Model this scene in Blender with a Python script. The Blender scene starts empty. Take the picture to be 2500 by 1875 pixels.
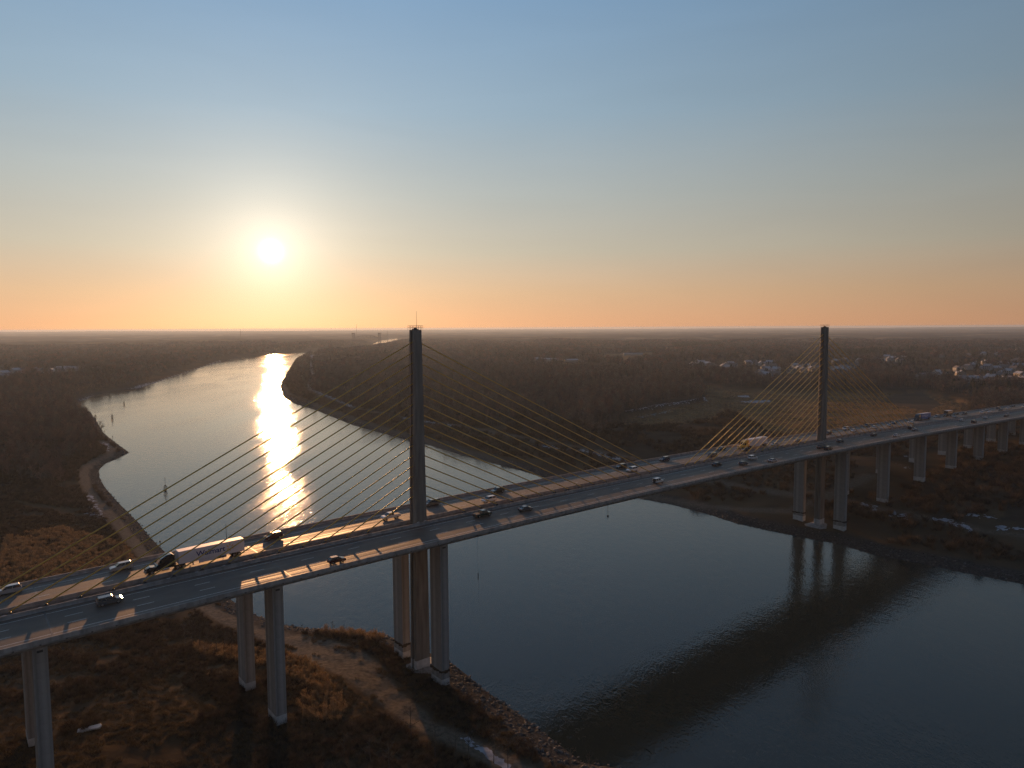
import bpy, bmesh, math, random
import numpy as np
from mathutils import Vector, Matrix, noise as mnoise
rng = np.random.default_rng(7); random.seed(7)
SC = bpy.context.scene
R = math.radians

# ------------------------------------------------------------------ camera
H = 100.0                                   # eye height above the water
FPX, PITCH, ROLL = 1735.29, 0.078913, 0.0049544
cam_d = bpy.data.cameras.new('camera'); cam = bpy.data.objects.new('camera', cam_d)
SC.collection.objects.link(cam)
cam_d.sensor_width = 36.0; cam_d.lens = FPX / 2500 * 36.0
cam_d.clip_start = 1.0; cam_d.clip_end = 90000.0
cam.matrix_world = Matrix.Translation((0, 0, H)) @ Matrix.Rotation(math.pi/2 - PITCH, 4, 'X') @ Matrix.Rotation(-ROLL, 4, 'Z')
SC.camera = cam
SC.render.resolution_x, SC.render.resolution_y = 1024, 768

# ------------------------------------------------------------------ sky, sun, exposure
SUN_EL, SUN_AZ = R(5.82), R(-18.47)
SUND = Vector((math.sin(SUN_AZ)*math.cos(SUN_EL), math.cos(SUN_AZ)*math.cos(SUN_EL), math.sin(SUN_EL)))
SC.view_settings.view_transform = 'Standard'; SC.view_settings.look = 'None'
SC.view_settings.exposure = 0.14; SC.view_settings.gamma = 1.0

W = bpy.data.worlds.new('World'); SC.world = W; W.use_nodes = True
wn = W.node_tree.nodes; wl = W.node_tree.links; wn.clear()
def wnode(t, **k):
    n = wn.new(t)
    for a, b in k.items(): setattr(n, a, b)
    return n
def wmath(op, a, b=None, c=None, clamp=False):
    n = wnode('ShaderNodeMath', operation=op, use_clamp=clamp)
    for i, v in enumerate((a, b, c)):
        if v is None: continue
        if isinstance(v, (int, float)): n.inputs[i].default_value = v
        else: wl.new(v, n.inputs[i])
    return n.outputs[0]
def wcol(op, a, b, fac=1.0):
    n = wnode('ShaderNodeMix', data_type='RGBA', blend_type=op)
    n.clamp_result = False; n.clamp_factor = True
    if isinstance(fac, (int, float)): n.inputs[0].default_value = fac
    else: wl.new(fac, n.inputs[0])
    for i, v in ((6, a), (7, b)):
        if isinstance(v, tuple): n.inputs[i].default_value = (*v, 1)
        else: wl.new(v, n.inputs[i])
    return n.outputs[2]
sky = wnode('ShaderNodeTexSky', sky_type='NISHITA', sun_disc=False)
sky.sun_elevation = SUN_EL; sky.sun_rotation = SUN_AZ; sky.altitude = 100; sky.air_density = 1.0; sky.dust_density = 0.6; sky.ozone_density = 1.6
tc = wnode('ShaderNodeTexCoord')
sep = wnode('ShaderNodeSeparateXYZ'); wl.new(tc.outputs['Generated'], sep.inputs[0])
dt = wnode('ShaderNodeVectorMath', operation='DOT_PRODUCT'); wl.new(tc.outputs['Generated'], dt.inputs[0]); dt.inputs[1].default_value = SUND
cosang = wmath('MAXIMUM', dt.outputs['Value'], 0.0)
ang = wmath('ARCCOSINE', wmath('MINIMUM', cosang, 1.0))
elev = wmath('ARCSINE', wmath('MINIMUM', wmath('MAXIMUM', sep.outputs['Z'], 0.0), 1.0))
# winter-evening haze: band of warm dust low over the horizon, the same all round
ramp = wnode('ShaderNodeValToRGB'); wl.new(wmath('DIVIDE', elev, R(60)), ramp.inputs[0])
cr = ramp.color_ramp
SKYRAMP = [(0.0, (0.68, 0.35, 0.195)), (0.045, (0.60, 0.385, 0.235)), (0.10, (0.47, 0.415, 0.325)), (0.17, (0.38, 0.40, 0.38)), (0.27, (0.265, 0.36, 0.44)), (0.42, (0.185, 0.31, 0.47)), (1.0, (0.12, 0.215, 0.40))]
while len(cr.elements) < len(SKYRAMP): cr.elements.new(0.5)
for e, (p, c) in zip(cr.elements, SKYRAMP): e.position = p; e.color = (*c, 1)
# away from the sun the low sky is blue-grey instead of orange
ramp2 = wnode('ShaderNodeValToRGB'); wl.new(wmath('DIVIDE', elev, R(60)), ramp2.inputs[0]); cr2 = ramp2.color_ramp
COOL = [(0.0, (0.31, 0.30, 0.32)), (0.12, (0.28, 0.30, 0.35)), (0.42, (0.19, 0.27, 0.38)), (1.0, (0.12, 0.215, 0.40))]
while len(cr2.elements) < len(COOL): cr2.elements.new(0.5)
for e, (p, c) in zip(cr2.elements, COOL): e.position = p; e.color = (*c, 1)
warm = wnode('ShaderNodeMapRange', interpolation_type='SMOOTHSTEP'); wl.new(dt.outputs['Value'], warm.inputs[0]); warm.inputs[1].default_value = -0.35; warm.inputs[2].default_value = 0.70
lowsky = wcol('MIX', ramp2.outputs[0], ramp.outputs[0], warm.outputs[0])
nish = wcol('MULTIPLY', sky.outputs[0], (0.10, 0.10, 0.10))
base = wcol('MIX', nish, lowsky, 0.94)
# brighter towards the sun, dimmer away from it
towards = wmath('MULTIPLY_ADD', wmath('POWER', wmath('MULTIPLY_ADD', dt.outputs['Value'], 0.5, 0.5), 4.0), 0.76, 0.40)
# faint uneven veil of high haze
vmap = wnode('ShaderNodeMapping'); vmap.inputs['Scale'].default_value = (1.6, 1.6, 9.0); wl.new(tc.outputs['Generated'], vmap.inputs[0])
vn = wnode('ShaderNodeTexNoise'); vn.inputs['Scale'].default_value = 2.2; vn.inputs['Detail'].default_value = 5; vn.inputs['Distortion'].default_value = .6; wl.new(vmap.outputs[0], vn.inputs[0])
towards = wmath('MULTIPLY', towards, wmath('MULTIPLY_ADD', vn.outputs[0], .09, .955))
tcn = wnode('ShaderNodeCombineXYZ')
for i in range(3): wl.new(towards, tcn.inputs[i])
base = wcol('MULTIPLY', base, tcn.outputs[0])
def glow(width_deg, amp, col, power=1.0):
    e = wmath('EXPONENT', wmath('MULTIPLY', wmath('POWER', wmath('DIVIDE', ang, R(width_deg)), power), -1.0))
    e = wmath('MULTIPLY', e, amp)
    n = wnode('ShaderNodeCombineXYZ')
    for i in range(3): wl.new(wmath('MULTIPLY', e, col[i]), n.inputs[i])
    return n.outputs[0]
for g in ((0.44, 5.0, (1.0, 0.90, 0.70), 1.7), (2.5, 0.55, (1.0, 0.86, 0.66), 1.0), (6.0, 0.21, (1.0, 0.90, 0.78), 1.0), (0.30, 30.0, (1.0, 0.85, 0.6), 6.0)):
    base = wcol('ADD', base, glow(*g))
bg = wnode('ShaderNodeBackground'); wl.new(base, bg.inputs[0]); bg.inputs[1].default_value = 1.0
wo = wnode('ShaderNodeOutputWorld'); wl.new(bg.outputs[0], wo.inputs[0])

sun_d = bpy.data.lights.new('sun', 'SUN'); sun_d.energy = 5.0; sun_d.angle = R(0.55); sun_d.color = (1.0, 0.49, 0.205)
sun = bpy.data.objects.new('sun', sun_d); SC.collection.objects.link(sun)
sun.rotation_euler = (-SUND).to_track_quat('-Z', 'Y').to_euler(); sun.location = SUND * 400

cy = SC.cycles
cy.max_bounces = 5; cy.diffuse_bounces = 3; cy.glossy_bounces = 3; cy.transmission_bounces = 2; cy.volume_bounces = 0; cy.transparent_max_bounces = 4
cy.caustics_reflective = False; cy.caustics_refractive = False
cy.use_denoising = True; cy.denoiser = 'OPENIMAGEDENOISE'; cy.denoising_prefilter = 'NONE'; cy.use_adaptive_sampling = True; cy.adaptive_threshold = 0.02
cy.sample_clamp_indirect = 4.0

# ------------------------------------------------------------------ geometry of the place
def ray(x, y):                               # direction of a photograph pixel (2500 x 1875)
    uu, vv = (x-1250)/FPX, (y-937.5)/FPX
    u = uu*math.cos(ROLL) - vv*math.sin(ROLL); v = uu*math.sin(ROLL) + vv*math.cos(ROLL)
    c, s = math.cos(PITCH), math.sin(PITCH)
    return Vector((u, c - v*s, -s - v*c))
def at(x, y, z=0.0):                         # ground point seen there, at height z
    d = ray(x, y); k = (z - H)/d.z
    return (d.x*k, d.y*k)
XA, YA, TH = -26.714, 197.62, 0.685166       # near pylon, bridge bearing
UX, UY = math.cos(TH), math.sin(TH)
SPAN, BAY = 228.6, 45.72
def zr(t):                                   # road height along the bridge
    def para(t): m = t - 114.3; return H - 53.9613 - 0.0035385*m - 6.0109e-5*m*m - 1.0
    if t <= 320: return para(t)
    return para(320) + (-0.0035385 - 2*6.0109e-5*(320-114.3))*(t-320)
def crown(o): return .30 - .02*(abs(o)-2.3)   # each carriageway sheds rain outwards
def slope(t): return (zr(t+.5) - zr(t-.5))
def Wp(t, o, z=0.0): return Vector((XA + UX*t + UY*o, YA + UY*t - UX*o, z))   # o: towards the camera
def to_bridge(x, y): X, Y = x-XA, y-YA; return UX*X+UY*Y, UY*X-UX*Y

LEFT_SHORE = [at(*p) for p in [(1503,1875),(1422,1862),(1327,1789),(1268,1744),(1178,1681),(1142,1649),(1097,1615),(1040,1590),(961,1557),(920,1545),(807,1536),(753,1534),(694,1525),(631,1505),(581,1476),(480,1405),(400,1345),(366,1311),(338,1276),(313,1251),(285,1223),(257,1191),(244,1170),(241,1148),(257,1132),(288,1119),(316,1105),(288,1085),(253,1058),(238,1032),(222,1008),(180,983),(215,973),(234,963),(285,954),(348,945),(396,929),(443,913),(506,892),(538,883),(585,872),(640,869),(664,864),(705,860.6),(736,858.8),(800,853),(860,848),(905,842),(925,833),(945,827.5),(972,825)]]
LEFT_SHORE = [(62,96),(40,130)] + LEFT_SHORE
RIGHT_SHORE = [at(*p) for p in [(972,829),(955,836),(935,845),(880,856),(800,864),(745,864),(728,871),(720,878),(702,907),(689,930),(683,940),(686,953),(694,970),(718,985),(768,1000),(859,1037),(998,1075),(1042,1085),(1121,1109),(1185,1126),(1248,1142),(1311,1161),(1440,1190),(1571,1219),(1632,1230),(1687,1244),(1741,1259),(1795,1277),(1849,1289),(1929,1306),(2042,1327),(2133,1354),(2246,1376),(2336,1394),(2500,1426)]]
RIGHT_SHORE += [(232,226),(300,160)]
RIVER = np.array(LEFT_SHORE + RIGHT_SHORE)
def inside(poly, P):
    poly = np.asarray(poly); x, y = P[:,0], P[:,1]; r = np.zeros(len(P), bool)
    for i in range(len(poly)):
        x1, y1 = poly[i]; x2, y2 = poly[i-1]
        c = ((y1 > y) != (y2 > y))
        with np.errstate(divide='ignore', invalid='ignore'):
            r ^= c & (x < (x2-x1)*(y-y1)/(y2-y1+1e-12) + x1)
    return r
def seg_dist(chain, P):
    best = np.full(len(P), 1e9)
    for (x1, y1), (x2, y2) in zip(chain[:-1], chain[1:]):
        dx, dy = x2-x1, y2-y1; L = dx*dx+dy*dy+1e-9
        u = np.clip(((P[:,0]-x1)*dx+(P[:,1]-y1)*dy)/L, 0, 1)
        best = np.minimum(best, np.hypot(P[:,0]-x1-u*dx, P[:,1]-y1-u*dy))
    return best
def vnoise(P, scale, seed=0):                # smooth value noise, vectorised
    x, y = P[:,0]/scale + seed*17.3, P[:,1]/scale - seed*9.1
    xi, yi = np.floor(x).astype(np.int64), np.floor(y).astype(np.int64); fx, fy = x-xi, y-yi
    fx, fy = fx*fx*(3-2*fx), fy*fy*(3-2*fy)
    def h(a, b):
        n = (a*374761393 + b*668265263 + seed*1274126177) & 0x7fffffff
        n = ((n ^ (n >> 13))*1274126177) & 0x7fffffff
        return ((n ^ (n >> 16)) & 0xffff)/65535.0
    return (h(xi,yi)*(1-fx)+h(xi+1,yi)*fx)*(1-fy) + (h(xi,yi+1)*(1-fx)+h(xi+1,yi+1)*fx)*fy
def shore_d(P):                              # metres inland, negative over water
    d = np.minimum(seg_dist(LEFT_SHORE, P), seg_dist(RIGHT_SHORE, P))
    return np.where(inside(RIVER, P), -d, d)
Z = lambda pts, z=10: [at(x, y, z) for x, y in pts]
LPATH = Z([(247,1075),(275,1094),(266,1108),(235,1119),(213,1135),(203,1151),(213,1188),(238,1223),(275,1260),(313,1304),(354,1351),(440,1430),(512,1483),(545,1503),(581,1521),(658,1545),(726,1568),(816,1604),(884,1645),(929,1690),(975,1726),(1042,1780),(1133,1816),(1223,1857),(1330,1905)], 3.4)
RPATH = Z([(777,855),(762,871),(760,886),(759,902),(766,923),(754,936),(749,946),(765,956),(782,964),(819,977),(863,993),(985,1022),(1042,1033),(1134,1047),(1216,1064),(1311,1082),(1422,1102),(1527,1124),(1680,1160),(1831,1192),(1936,1210),(2030,1215),(2120,1190)], 7)
RPATH2 = Z([(1440,1165),(1580,1195),(1723,1222),(1813,1235),(1922,1244),(2016,1230),(2072,1239),(2135,1254),(2207,1266),(2282,1283),(2369,1302),(2494,1321),(2600,1340)], 5)
RPATH3 = Z([(692,936),(705,959),(738,973),(800,997),(880,1025),(990,1056),(1100,1086),(1240,1122)], 4)
MARSH = Z([(1725,975),(1698,932),(1771,948),(1880,952),(2002,954),(2188,956),(2253,956),(2369,987),(2420,998),(2300,1035),(2100,1072),(1950,1090),(1880,1065),(1780,1010),(1600,1035),(1530,1018)])
MEADOW = Z([(1530,1018),(1725,978),(1800,1000),(1720,1040),(1600,1060),(1500,1050)])
GRAVEL = Z([(2180,958),(2253,956),(2300,985),(2270,1003),(2210,990),(2150,975)])
FIELDS = [Z(p) for p in ([(1402,869),(1480,866),(1602,862),(1592,884),(1535,887),(1470,880)], [(1428,850),(1652,849),(1655,859),(1440,858)], [(2183,917),(2243,914),(2225,924),(2180,923)], [(2230,879),(2282,881),(2275,893),(2230,890)], [(2290,905),(2340,902),(2338,908),(2295,911)], [(1200,838),(1290,836),(1300,840),(1210,842)], [(1900,838),(2030,836),(2040,840),(1910,842)])]
TOWN = [Z([(1640,878),(2115,870),(2115,925),(1900,938),(1800,915),(1650,905)]), Z([(2140,865),(2560,845),(2560,950),(2330,945),(2250,925),(2140,918)]), Z([(-60,905),(250,900),(250,918),(-60,935)], 12)]
STREETS = [Z(c, 13) for c in ([(1650,905),(1720,900),(1800,906),(1900,928),(1990,908),(2110,900)], [(1810,885),(1880,884),(1990,890)], [(2330,938),(2420,913),(2520,905)], [(2350,890),(2430,884),(2520,880)], [(2140,890),(2220,884)])]
WHITE_ICE = [Z(p, 8) for p in ([(1808,976),(1835,974),(1875,975),(1884,978),(1850,980.5),(1812,979.5)], [(1790,966),(1815,964.5),(1840,967.5),(1815,968)], [(1716,976),(1728,975),(1728,979),(1714,979)])]
def height(P):
    P = np.atleast_2d(np.asarray(P, float)); d = shore_d(P)
    r = np.hypot(P[:,0], P[:,1])
    h = np.interp(d, [-40,-6,0,3,8,14,26,50,95,140,400], [-6,-2.2,0.0,0.9,2.3,3.0,3.9,8.0,13.0,14.5,13.0])
    n = vnoise(P, 60, 1)*2.6 + vnoise(P, 17, 2)*0.9 + vnoise(P, 260, 3)*4 - 3.6
    h = h + n*np.clip((d-24)/60, 0, 1) + (vnoise(P, 3.1, 4)-.5)*0.5*np.clip(d/8, 0, 1)
    h -= 5.0*np.clip((inside(MARSH, P)|inside(MEADOW, P))*1.0, 0, 1)
    # far country: rolling woods and low hills on the skyline
    far = np.clip((r-3600)/1500, 0, 1)
    canopy = (vnoise(P, 420, 5)*.6 + vnoise(P, 160, 6)*.4)
    h = h + far*np.clip((canopy-.40)*60, -2, 15)*np.clip(d/60, 0, 1)
    hill = np.clip((r-11000)/9000, 0, 1)
    h = h + hill*(vnoise(P, 5200, 8)*48 + vnoise(P, 1900, 9)*16 - 20)
    return h
def hz(x, y): return float(height([(x, y)])[0])

# ------------------------------------------------------------------ helpers
def lk(o, parent=None):
    SC.collection.objects.link(o)
    if parent is not None: o.parent = parent
    return o
def tag(o, label=None, cat=None, group=None, kind=None):
    for k, v in (('label', label), ('category', cat), ('group', group), ('kind', kind)):
        if v: o[k] = v
    return o
def empty(name, loc=(0,0,0), rz=0.0, ry=0.0):
    o = bpy.data.objects.new(name, None); o.empty_display_size = 0.5
    o.location = loc; o.rotation_euler = (0, ry, rz); return lk(o)
class MB:
    def __init__(s): s.v = []; s.f = []
    def add(s, vs, fs):
        b = len(s.v); s.v += [tuple(v) for v in vs]; s.f += [tuple(i+b for i in f) for f in fs]; return s
    def box(s, x0, x1, y0, y1, z0, z1):
        return s.add([(x0,y0,z0),(x1,y0,z0),(x1,y1,z0),(x0,y1,z0),(x0,y0,z1),(x1,y0,z1),(x1,y1,z1),(x0,y1,z1)],
                     [(0,3,2,1),(4,5,6,7),(0,1,5,4),(1,2,6,5),(2,3,7,6),(3,0,4,7)])
    def rings(s, rings, caps=True, close=True):
        n = len(rings[0]); b = len(s.v)
        for r in rings: s.v += [tuple(v) for v in r]
        for k in range(len(rings)-1):
            for i in range(n if close else n-1):
                j = (i+1) % n
                s.f.append((b+k*n+i, b+k*n+j, b+(k+1)*n+j, b+(k+1)*n+i))
        if caps:
            s.f.append(tuple(b+i for i in range(n))[::-1]); s.f.append(tuple(b+(len(rings)-1)*n+i for i in range(n)))
        return s
    def tube(s, a, b, r0, r1=None, n=6, caps=True):
        a, b = Vector(a), Vector(b); r1 = r0 if r1 is None else r1; d = (b-a).normalized()
        q = d.to_track_quat('Z', 'Y'); e1, e2 = q @ Vector((1,0,0)), q @ Vector((0,1,0))
        rr = lambda c, r: [c + e1*(r*math.cos(2*math.pi*i/n)) + e2*(r*math.sin(2*math.pi*i/n)) for i in range(n)]
        return s.rings([rr(a, r0), rr(b, r1)], caps)
    def prism(s, pts, y0, y1):                     # outline in x,z extruded along y
        return s.rings([[(x, y0, z) for x, z in pts], [(x, y1, z) for x, z in pts]])
    def mesh(s, name, mat, smooth=False):
        m = bpy.data.meshes.new(name); m.from_pydata(s.v, [], s.f); m.update()
        bm = bmesh.new(); bm.from_mesh(m); bmesh.ops.recalc_face_normals(bm, faces=bm.faces); bm.to_mesh(m); bm.free()
        if mat: m.materials.append(mat)
        if smooth:
            for p in m.polygons: p.use_smooth = True
        return m
    def build(s, name, mat, parent=None, smooth=False, loc=None):
        o = bpy.data.objects.new(name, s.mesh(name, mat, smooth))
        if loc is not None: o.location = loc
        return lk(o, parent)
def share(name, mesh, parent=None, loc=(0,0,0), rot=(0,0,0), scale=None):
    o = bpy.data.objects.new(name, mesh); o.location = loc; o.rotation_euler = rot
    if scale is not None: o.scale = scale
    return lk(o, parent)

# ------------------------------------------------------------------ materials
def M(name, col, rough=0.8, var=0.0, scale=1.0, col2=None, metal=0.0, spec=0.4, bump=0.0, bscale=None, stretch=(1,1,1), rand=0.0, coord='Object', trans=0.0, detail=4.0):
    m = bpy.data.materials.new(name); m.use_nodes = True; nt = m.node_tree; n = nt.nodes; l = nt.links
    b = n['Principled BSDF']; b.inputs['Roughness'].default_value = rough; b.inputs['Metallic'].default_value = metal; b.inputs['Specular IOR Level'].default_value = spec
    b.inputs['Base Color'].default_value = (*col, 1)
    if var or bump or col2:
        t = n.new('ShaderNodeTexCoord'); mp = n.new('ShaderNodeMapping'); mp.inputs['Scale'].default_value = stretch
        l.new(t.outputs[coord], mp.inputs[0])
        nz = n.new('ShaderNodeTexNoise'); nz.inputs['Scale'].default_value = scale; nz.inputs['Detail'].default_value = detail; l.new(mp.outputs[0], nz.inputs[0])
        rp = n.new('ShaderNodeValToRGB'); l.new(nz.outputs[0], rp.inputs[0])
        c2 = col2 or tuple(c*(1+var) for c in col); c1 = col if col2 else tuple(c*(1-var) for c in col)
        rp.color_ramp.elements[0].position = .3; rp.color_ramp.elements[1].position = .7
        rp.color_ramp.elements[0].color = (*c1, 1); rp.color_ramp.elements[1].color = (*c2, 1)
        out = rp.outputs[0]
        if rand:
            oi = n.new('ShaderNodeObjectInfo'); hs = n.new('ShaderNodeMapRange'); l.new(oi.outputs['Random'], hs.inputs[0]); hs.inputs[3].default_value = 1-rand; hs.inputs[4].default_value = 1+rand
            mx = n.new('ShaderNodeVectorMath'); mx.operation = 'SCALE'; l.new(out, mx.inputs[0]); l.new(hs.outputs[0], mx.inputs['Scale']); out = mx.outputs[0]
        l.new(out, b.inputs['Base Color'])
        if bump:
            n2 = n.new('ShaderNodeTexNoise'); n2.inputs['Scale'].default_value = bscale or scale*4; n2.inputs['Detail'].default_value = 5; l.new(mp.outputs[0], n2.inputs[0])
            bp = n.new('ShaderNodeBump'); bp.inputs['Strength'].default_value = 1.0; bp.inputs['Distance'].default_value = bump; l.new(n2.outputs[0], bp.inputs['Height']); l.new(bp.outputs[0], b.inputs['Normal'])
    if trans:
        tr = n.new('ShaderNodeBsdfTranslucent'); tr.inputs[0].default_value = (*col, 1); mx = n.new('ShaderNodeMixShader'); mx.inputs[0].default_value = trans
        l.new(b.outputs[0], mx.inputs[1]); l.new(tr.outputs[0], mx.inputs[2]); l.new(mx.outputs[0], n['Material Output'].inputs[0])
    return m
CONC = M('weathered_concrete', (0.19,0.188,0.185), .88, col2=(0.37,0.362,0.35), scale=.8, stretch=(1,1,.10), bump=.02, bscale=3)
CONC_D = M('stained_concrete', (0.15,0.147,0.142), .88, col2=(0.29,0.28,0.268), scale=.7, stretch=(1,1,.25), bump=.02, bscale=3)
CONC_P = M('dark_pylon_concrete', (0.115,0.105,0.095), .88, col2=(0.24,0.222,0.20), scale=.8, stretch=(1,1,.10), bump=.02, bscale=3)
PAINT = M('white_masonry_paint', (0.52,0.52,0.52), .7, var=.18, scale=.8)
WHITE = M('road_marking_paint', (0.55,0.55,0.52), .6, var=.25, scale=2)
CABLE = M('ochre_cable_sheath', (0.58,0.38,0.085), .42, var=.15, scale=.6)
STEEL_D = M('dark_steel', (0.05,0.05,0.055), .5, var=.2, scale=3)
STEEL_P = M('pale_steel', (0.42,0.42,0.42), .5, var=.15, scale=3)
TIMBER = M('tarred_timber', (0.05,0.04,0.03), .8, var=.3, scale=2)
ROCK = M('riprap_rock', (0.055,0.052,0.05), .9, col2=(0.15,0.14,0.125), scale=.8, rand=.45, bump=.05)
TWIG = M('bare_twig', (0.082,0.073,0.060), .85, col2=(0.148,0.129,0.104), scale=.2, rand=.4)
BARK = M('bark', (0.07,0.055,0.045), .9, col2=(0.13,0.105,0.085), scale=2, rand=.3)
TWIG_R = M('reddish_twig', (0.135,0.083,0.063), .85, col2=(0.23,0.145,0.108), scale=.2, rand=.4)
TWIG_G = M('grey_twig', (0.10,0.094,0.082), .85, col2=(0.19,0.175,0.15), scale=.2, rand=.4)
MARSHG = M('tawny_marsh_grass', (0.27,0.185,0.105), .9, col2=(0.40,0.28,0.165), scale=.05, rand=.35, trans=.2, spec=.1)
EVERG = M('pine_needles', (0.022,0.035,0.018), .8, col2=(0.04,0.058,0.028), scale=.5, rand=.3)
REED = M('dry_reed', (0.185,0.132,0.078), .8, col2=(0.38,0.28,0.165), scale=.5, rand=.4, trans=.3, spec=.2)
BRUSH = M('dry_brush', (0.065,0.048,0.035), .9, col2=(0.125,0.09,0.06), scale=.4, rand=.45, trans=.12, spec=.1)
GRASS = M('dry_grass', (0.085,0.063,0.037), .9, col2=(0.16,0.117,0.066), scale=.3, rand=.4, trans=.2, spec=.1)

# road: concrete deck, darker polished wheel tracks along the lanes
def road_mat():
    m = bpy.data.materials.new('deck_paving'); m.use_nodes = True; nt = m.node_tree; n = nt.nodes; l = nt.links; b = n['Principled BSDF']
    uv = n.new('ShaderNodeUVMap'); sp = n.new('ShaderNodeSeparateXYZ'); l.new(uv.outputs[0], sp.inputs[0])
    mp = n.new('ShaderNodeMapping'); l.new(uv.outputs[0], mp.inputs[0]); mp.inputs['Scale'].default_value = (.03, 1.6, 1)
    nz = n.new('ShaderNodeTexNoise'); nz.inputs['Scale'].default_value = 1; nz.inputs['Detail'].default_value = 5; l.new(mp.outputs[0], nz.inputs[0])
    mp2 = n.new('ShaderNodeMapping'); l.new(uv.outputs[0], mp2.inputs[0]); mp2.inputs['Scale'].default_value = (.25, .4, 1)
    n2 = n.new('ShaderNodeTexNoise'); n2.inputs['Scale'].default_value = 1; n2.inputs['Detail'].default_value = 4; l.new(mp2.outputs[0], n2.inputs[0])
    ad = n.new('ShaderNodeMath'); ad.operation = 'MULTIPLY_ADD'; l.new(n2.outputs[0], ad.inputs[0]); ad.inputs[1].default_value = .45; l.new(nz.outputs[0], ad.inputs[2])
    rp = n.new('ShaderNodeValToRGB'); l.new(ad.outputs[0], rp.inputs[0]); rp.color_ramp.elements[0].position = .5; rp.color_ramp.elements[1].position = .95
    rp.color_ramp.elements[0].color = (0.070,0.057,0.046,1); rp.color_ramp.elements[1].color = (0.150,0.125,0.103,1)
    # the edge nearest the parapet is pale and little worn
    ed = n.new('ShaderNodeMapRange'); l.new(sp.outputs['Y'], ed.inputs[0]); ed.inputs[1].default_value = 14.6; ed.inputs[2].default_value = 15.4; ed.inputs[3].default_value = 1.0; ed.inputs[4].default_value = 1.3
    vm = n.new('ShaderNodeVectorMath'); vm.operation = 'SCALE'; l.new(rp.outputs[0], vm.inputs[0]); l.new(ed.outputs[0], vm.inputs['Scale'])
    l.new(vm.outputs[0], b.inputs['Base Color'])
    rr = n.new('ShaderNodeMapRange'); l.new(nz.outputs[0], rr.inputs[0]); rr.inputs[1].default_value = .35; rr.inputs[2].default_value = .6; rr.inputs[3].default_value = .42; rr.inputs[4].default_value = .78
    l.new(rr.outputs[0], b.inputs['Roughness'])
    b.inputs['Specular IOR Level'].default_value = .22
    mp3 = n.new('ShaderNodeMapping'); l.new(uv.outputs[0], mp3.inputs[0]); mp3.inputs['Scale'].default_value = (6, 14, 1)
    n3 = n.new('ShaderNodeTexNoise'); n3.inputs['Scale'].default_value = 1; l.new(mp3.outputs[0], n3.inputs[0])
    bp = n.new('ShaderNodeBump'); bp.inputs['Distance'].default_value = .006; l.new(n3.outputs[0], bp.inputs['Height']); l.new(bp.outputs[0], b.inputs['Normal'])
    return m
ROAD = road_mat()

# ------------------------------------------------------------------ ground
def ground_mat():
    m = bpy.data.materials.new('ground_cover'); m.use_nodes = True; nt = m.node_tree; n = nt.nodes; l = nt.links; b = n['Principled BSDF']
    tcd = n.new('ShaderNodeTexCoord')
    def nz(s, d=5, st=(1,1,1)):
        mp = n.new('ShaderNodeMapping'); mp.inputs['Scale'].default_value = st; l.new(tcd.outputs['Object'], mp.inputs[0])
        t = n.new('ShaderNodeTexNoise'); t.inputs['Scale'].default_value = s; t.inputs['Detail'].default_value = d; l.new(mp.outputs[0], t.inputs[0]); return t.outputs[0]
    def ramp(f, *st):
        r = n.new('ShaderNodeValToRGB'); l.new(f, r.inputs[0])
        while len(r.color_ramp.elements) < len(st): r.color_ramp.elements.new(.5)
        for e, (p, c) in zip(r.color_ramp.elements, st): e.position = p; e.color = (*c, 1)
        return r.outputs[0]
    def mix(a, bb, f):
        x = n.new('ShaderNodeMix'); x.data_type = 'RGBA'; l.new(f, x.inputs[0]); l.new(a, x.inputs[6]); l.new(bb, x.inputs[7]); return x.outputs[2]
    def att(name):
        a = n.new('ShaderNodeAttribute'); a.attribute_name = name; return a.outputs['Fac']
    def mth(op, a, bb=None, c=None):
        x = n.new('ShaderNodeMath'); x.operation = op; x.use_clamp = True
        for i, v in enumerate((a, bb, c)):
            if v is None: continue
            if isinstance(v, float): x.inputs[i].default_value = v
            else: l.new(v, x.inputs[i])
        return x.outputs[0]
    litter = ramp(nz(.05, 8), (.3, (.034,.029,.023)), (.55, (.058,.047,.035)), (.75, (.088,.068,.047)))
    grass = ramp(nz(.035, 8), (.28, (.09,.061,.034)), (.5, (.15,.10,.054)), (.72, (.21,.145,.078)))
    track = ramp(nz(.9, 6, (1,1,1)), (.3, (.095,.079,.060)), (.7, (.185,.155,.117)))
    stone = ramp(nz(1.1, 4), (.3, (.03,.028,.026)), (.7, (.085,.078,.07)))
    farm = ramp(nz(.0016, 3), (.40, (.045,.034,.026)), (.55, (.065,.048,.034)), (.60, (.17,.125,.075)), (.66, (.06,.045,.032)))
    snow = ramp(nz(.4, 3), (.3, (.22,.23,.25)), (.7, (.42,.43,.46)))
    c = mix(litter, farm, att('far')); c = mix(c, grass, att('grass')); c = mix(c, stone, att('stone')); c = mix(c, track, att('track'))
    sm = mth('MULTIPLY', mth('GREATER_THAN', att('snow'), .05), mth('GREATER_THAN', mth('MULTIPLY_ADD', att('snow'), .30, nz(.45, 6)), .68))
    c = mix(c, snow, sm)
    l.new(c, b.inputs['Base Color']); b.inputs['Roughness'].default_value = 1.0; b.inputs['Specular IOR Level'].default_value = 0.0
    bp = n.new('ShaderNodeBump'); bp.inputs['Distance'].default_value = .14; l.new(nz(.7, 8), bp.inputs['Height']); l.new(bp.outputs[0], b.inputs['Normal'])
    return m
NA, NR = 520, 560
ths = np.linspace(R(-56), R(56), NA); rad = 100*np.exp(np.linspace(0, math.log(25500/100), NR))
RR, TT = np.meshgrid(rad, ths, indexing='ij')
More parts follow.
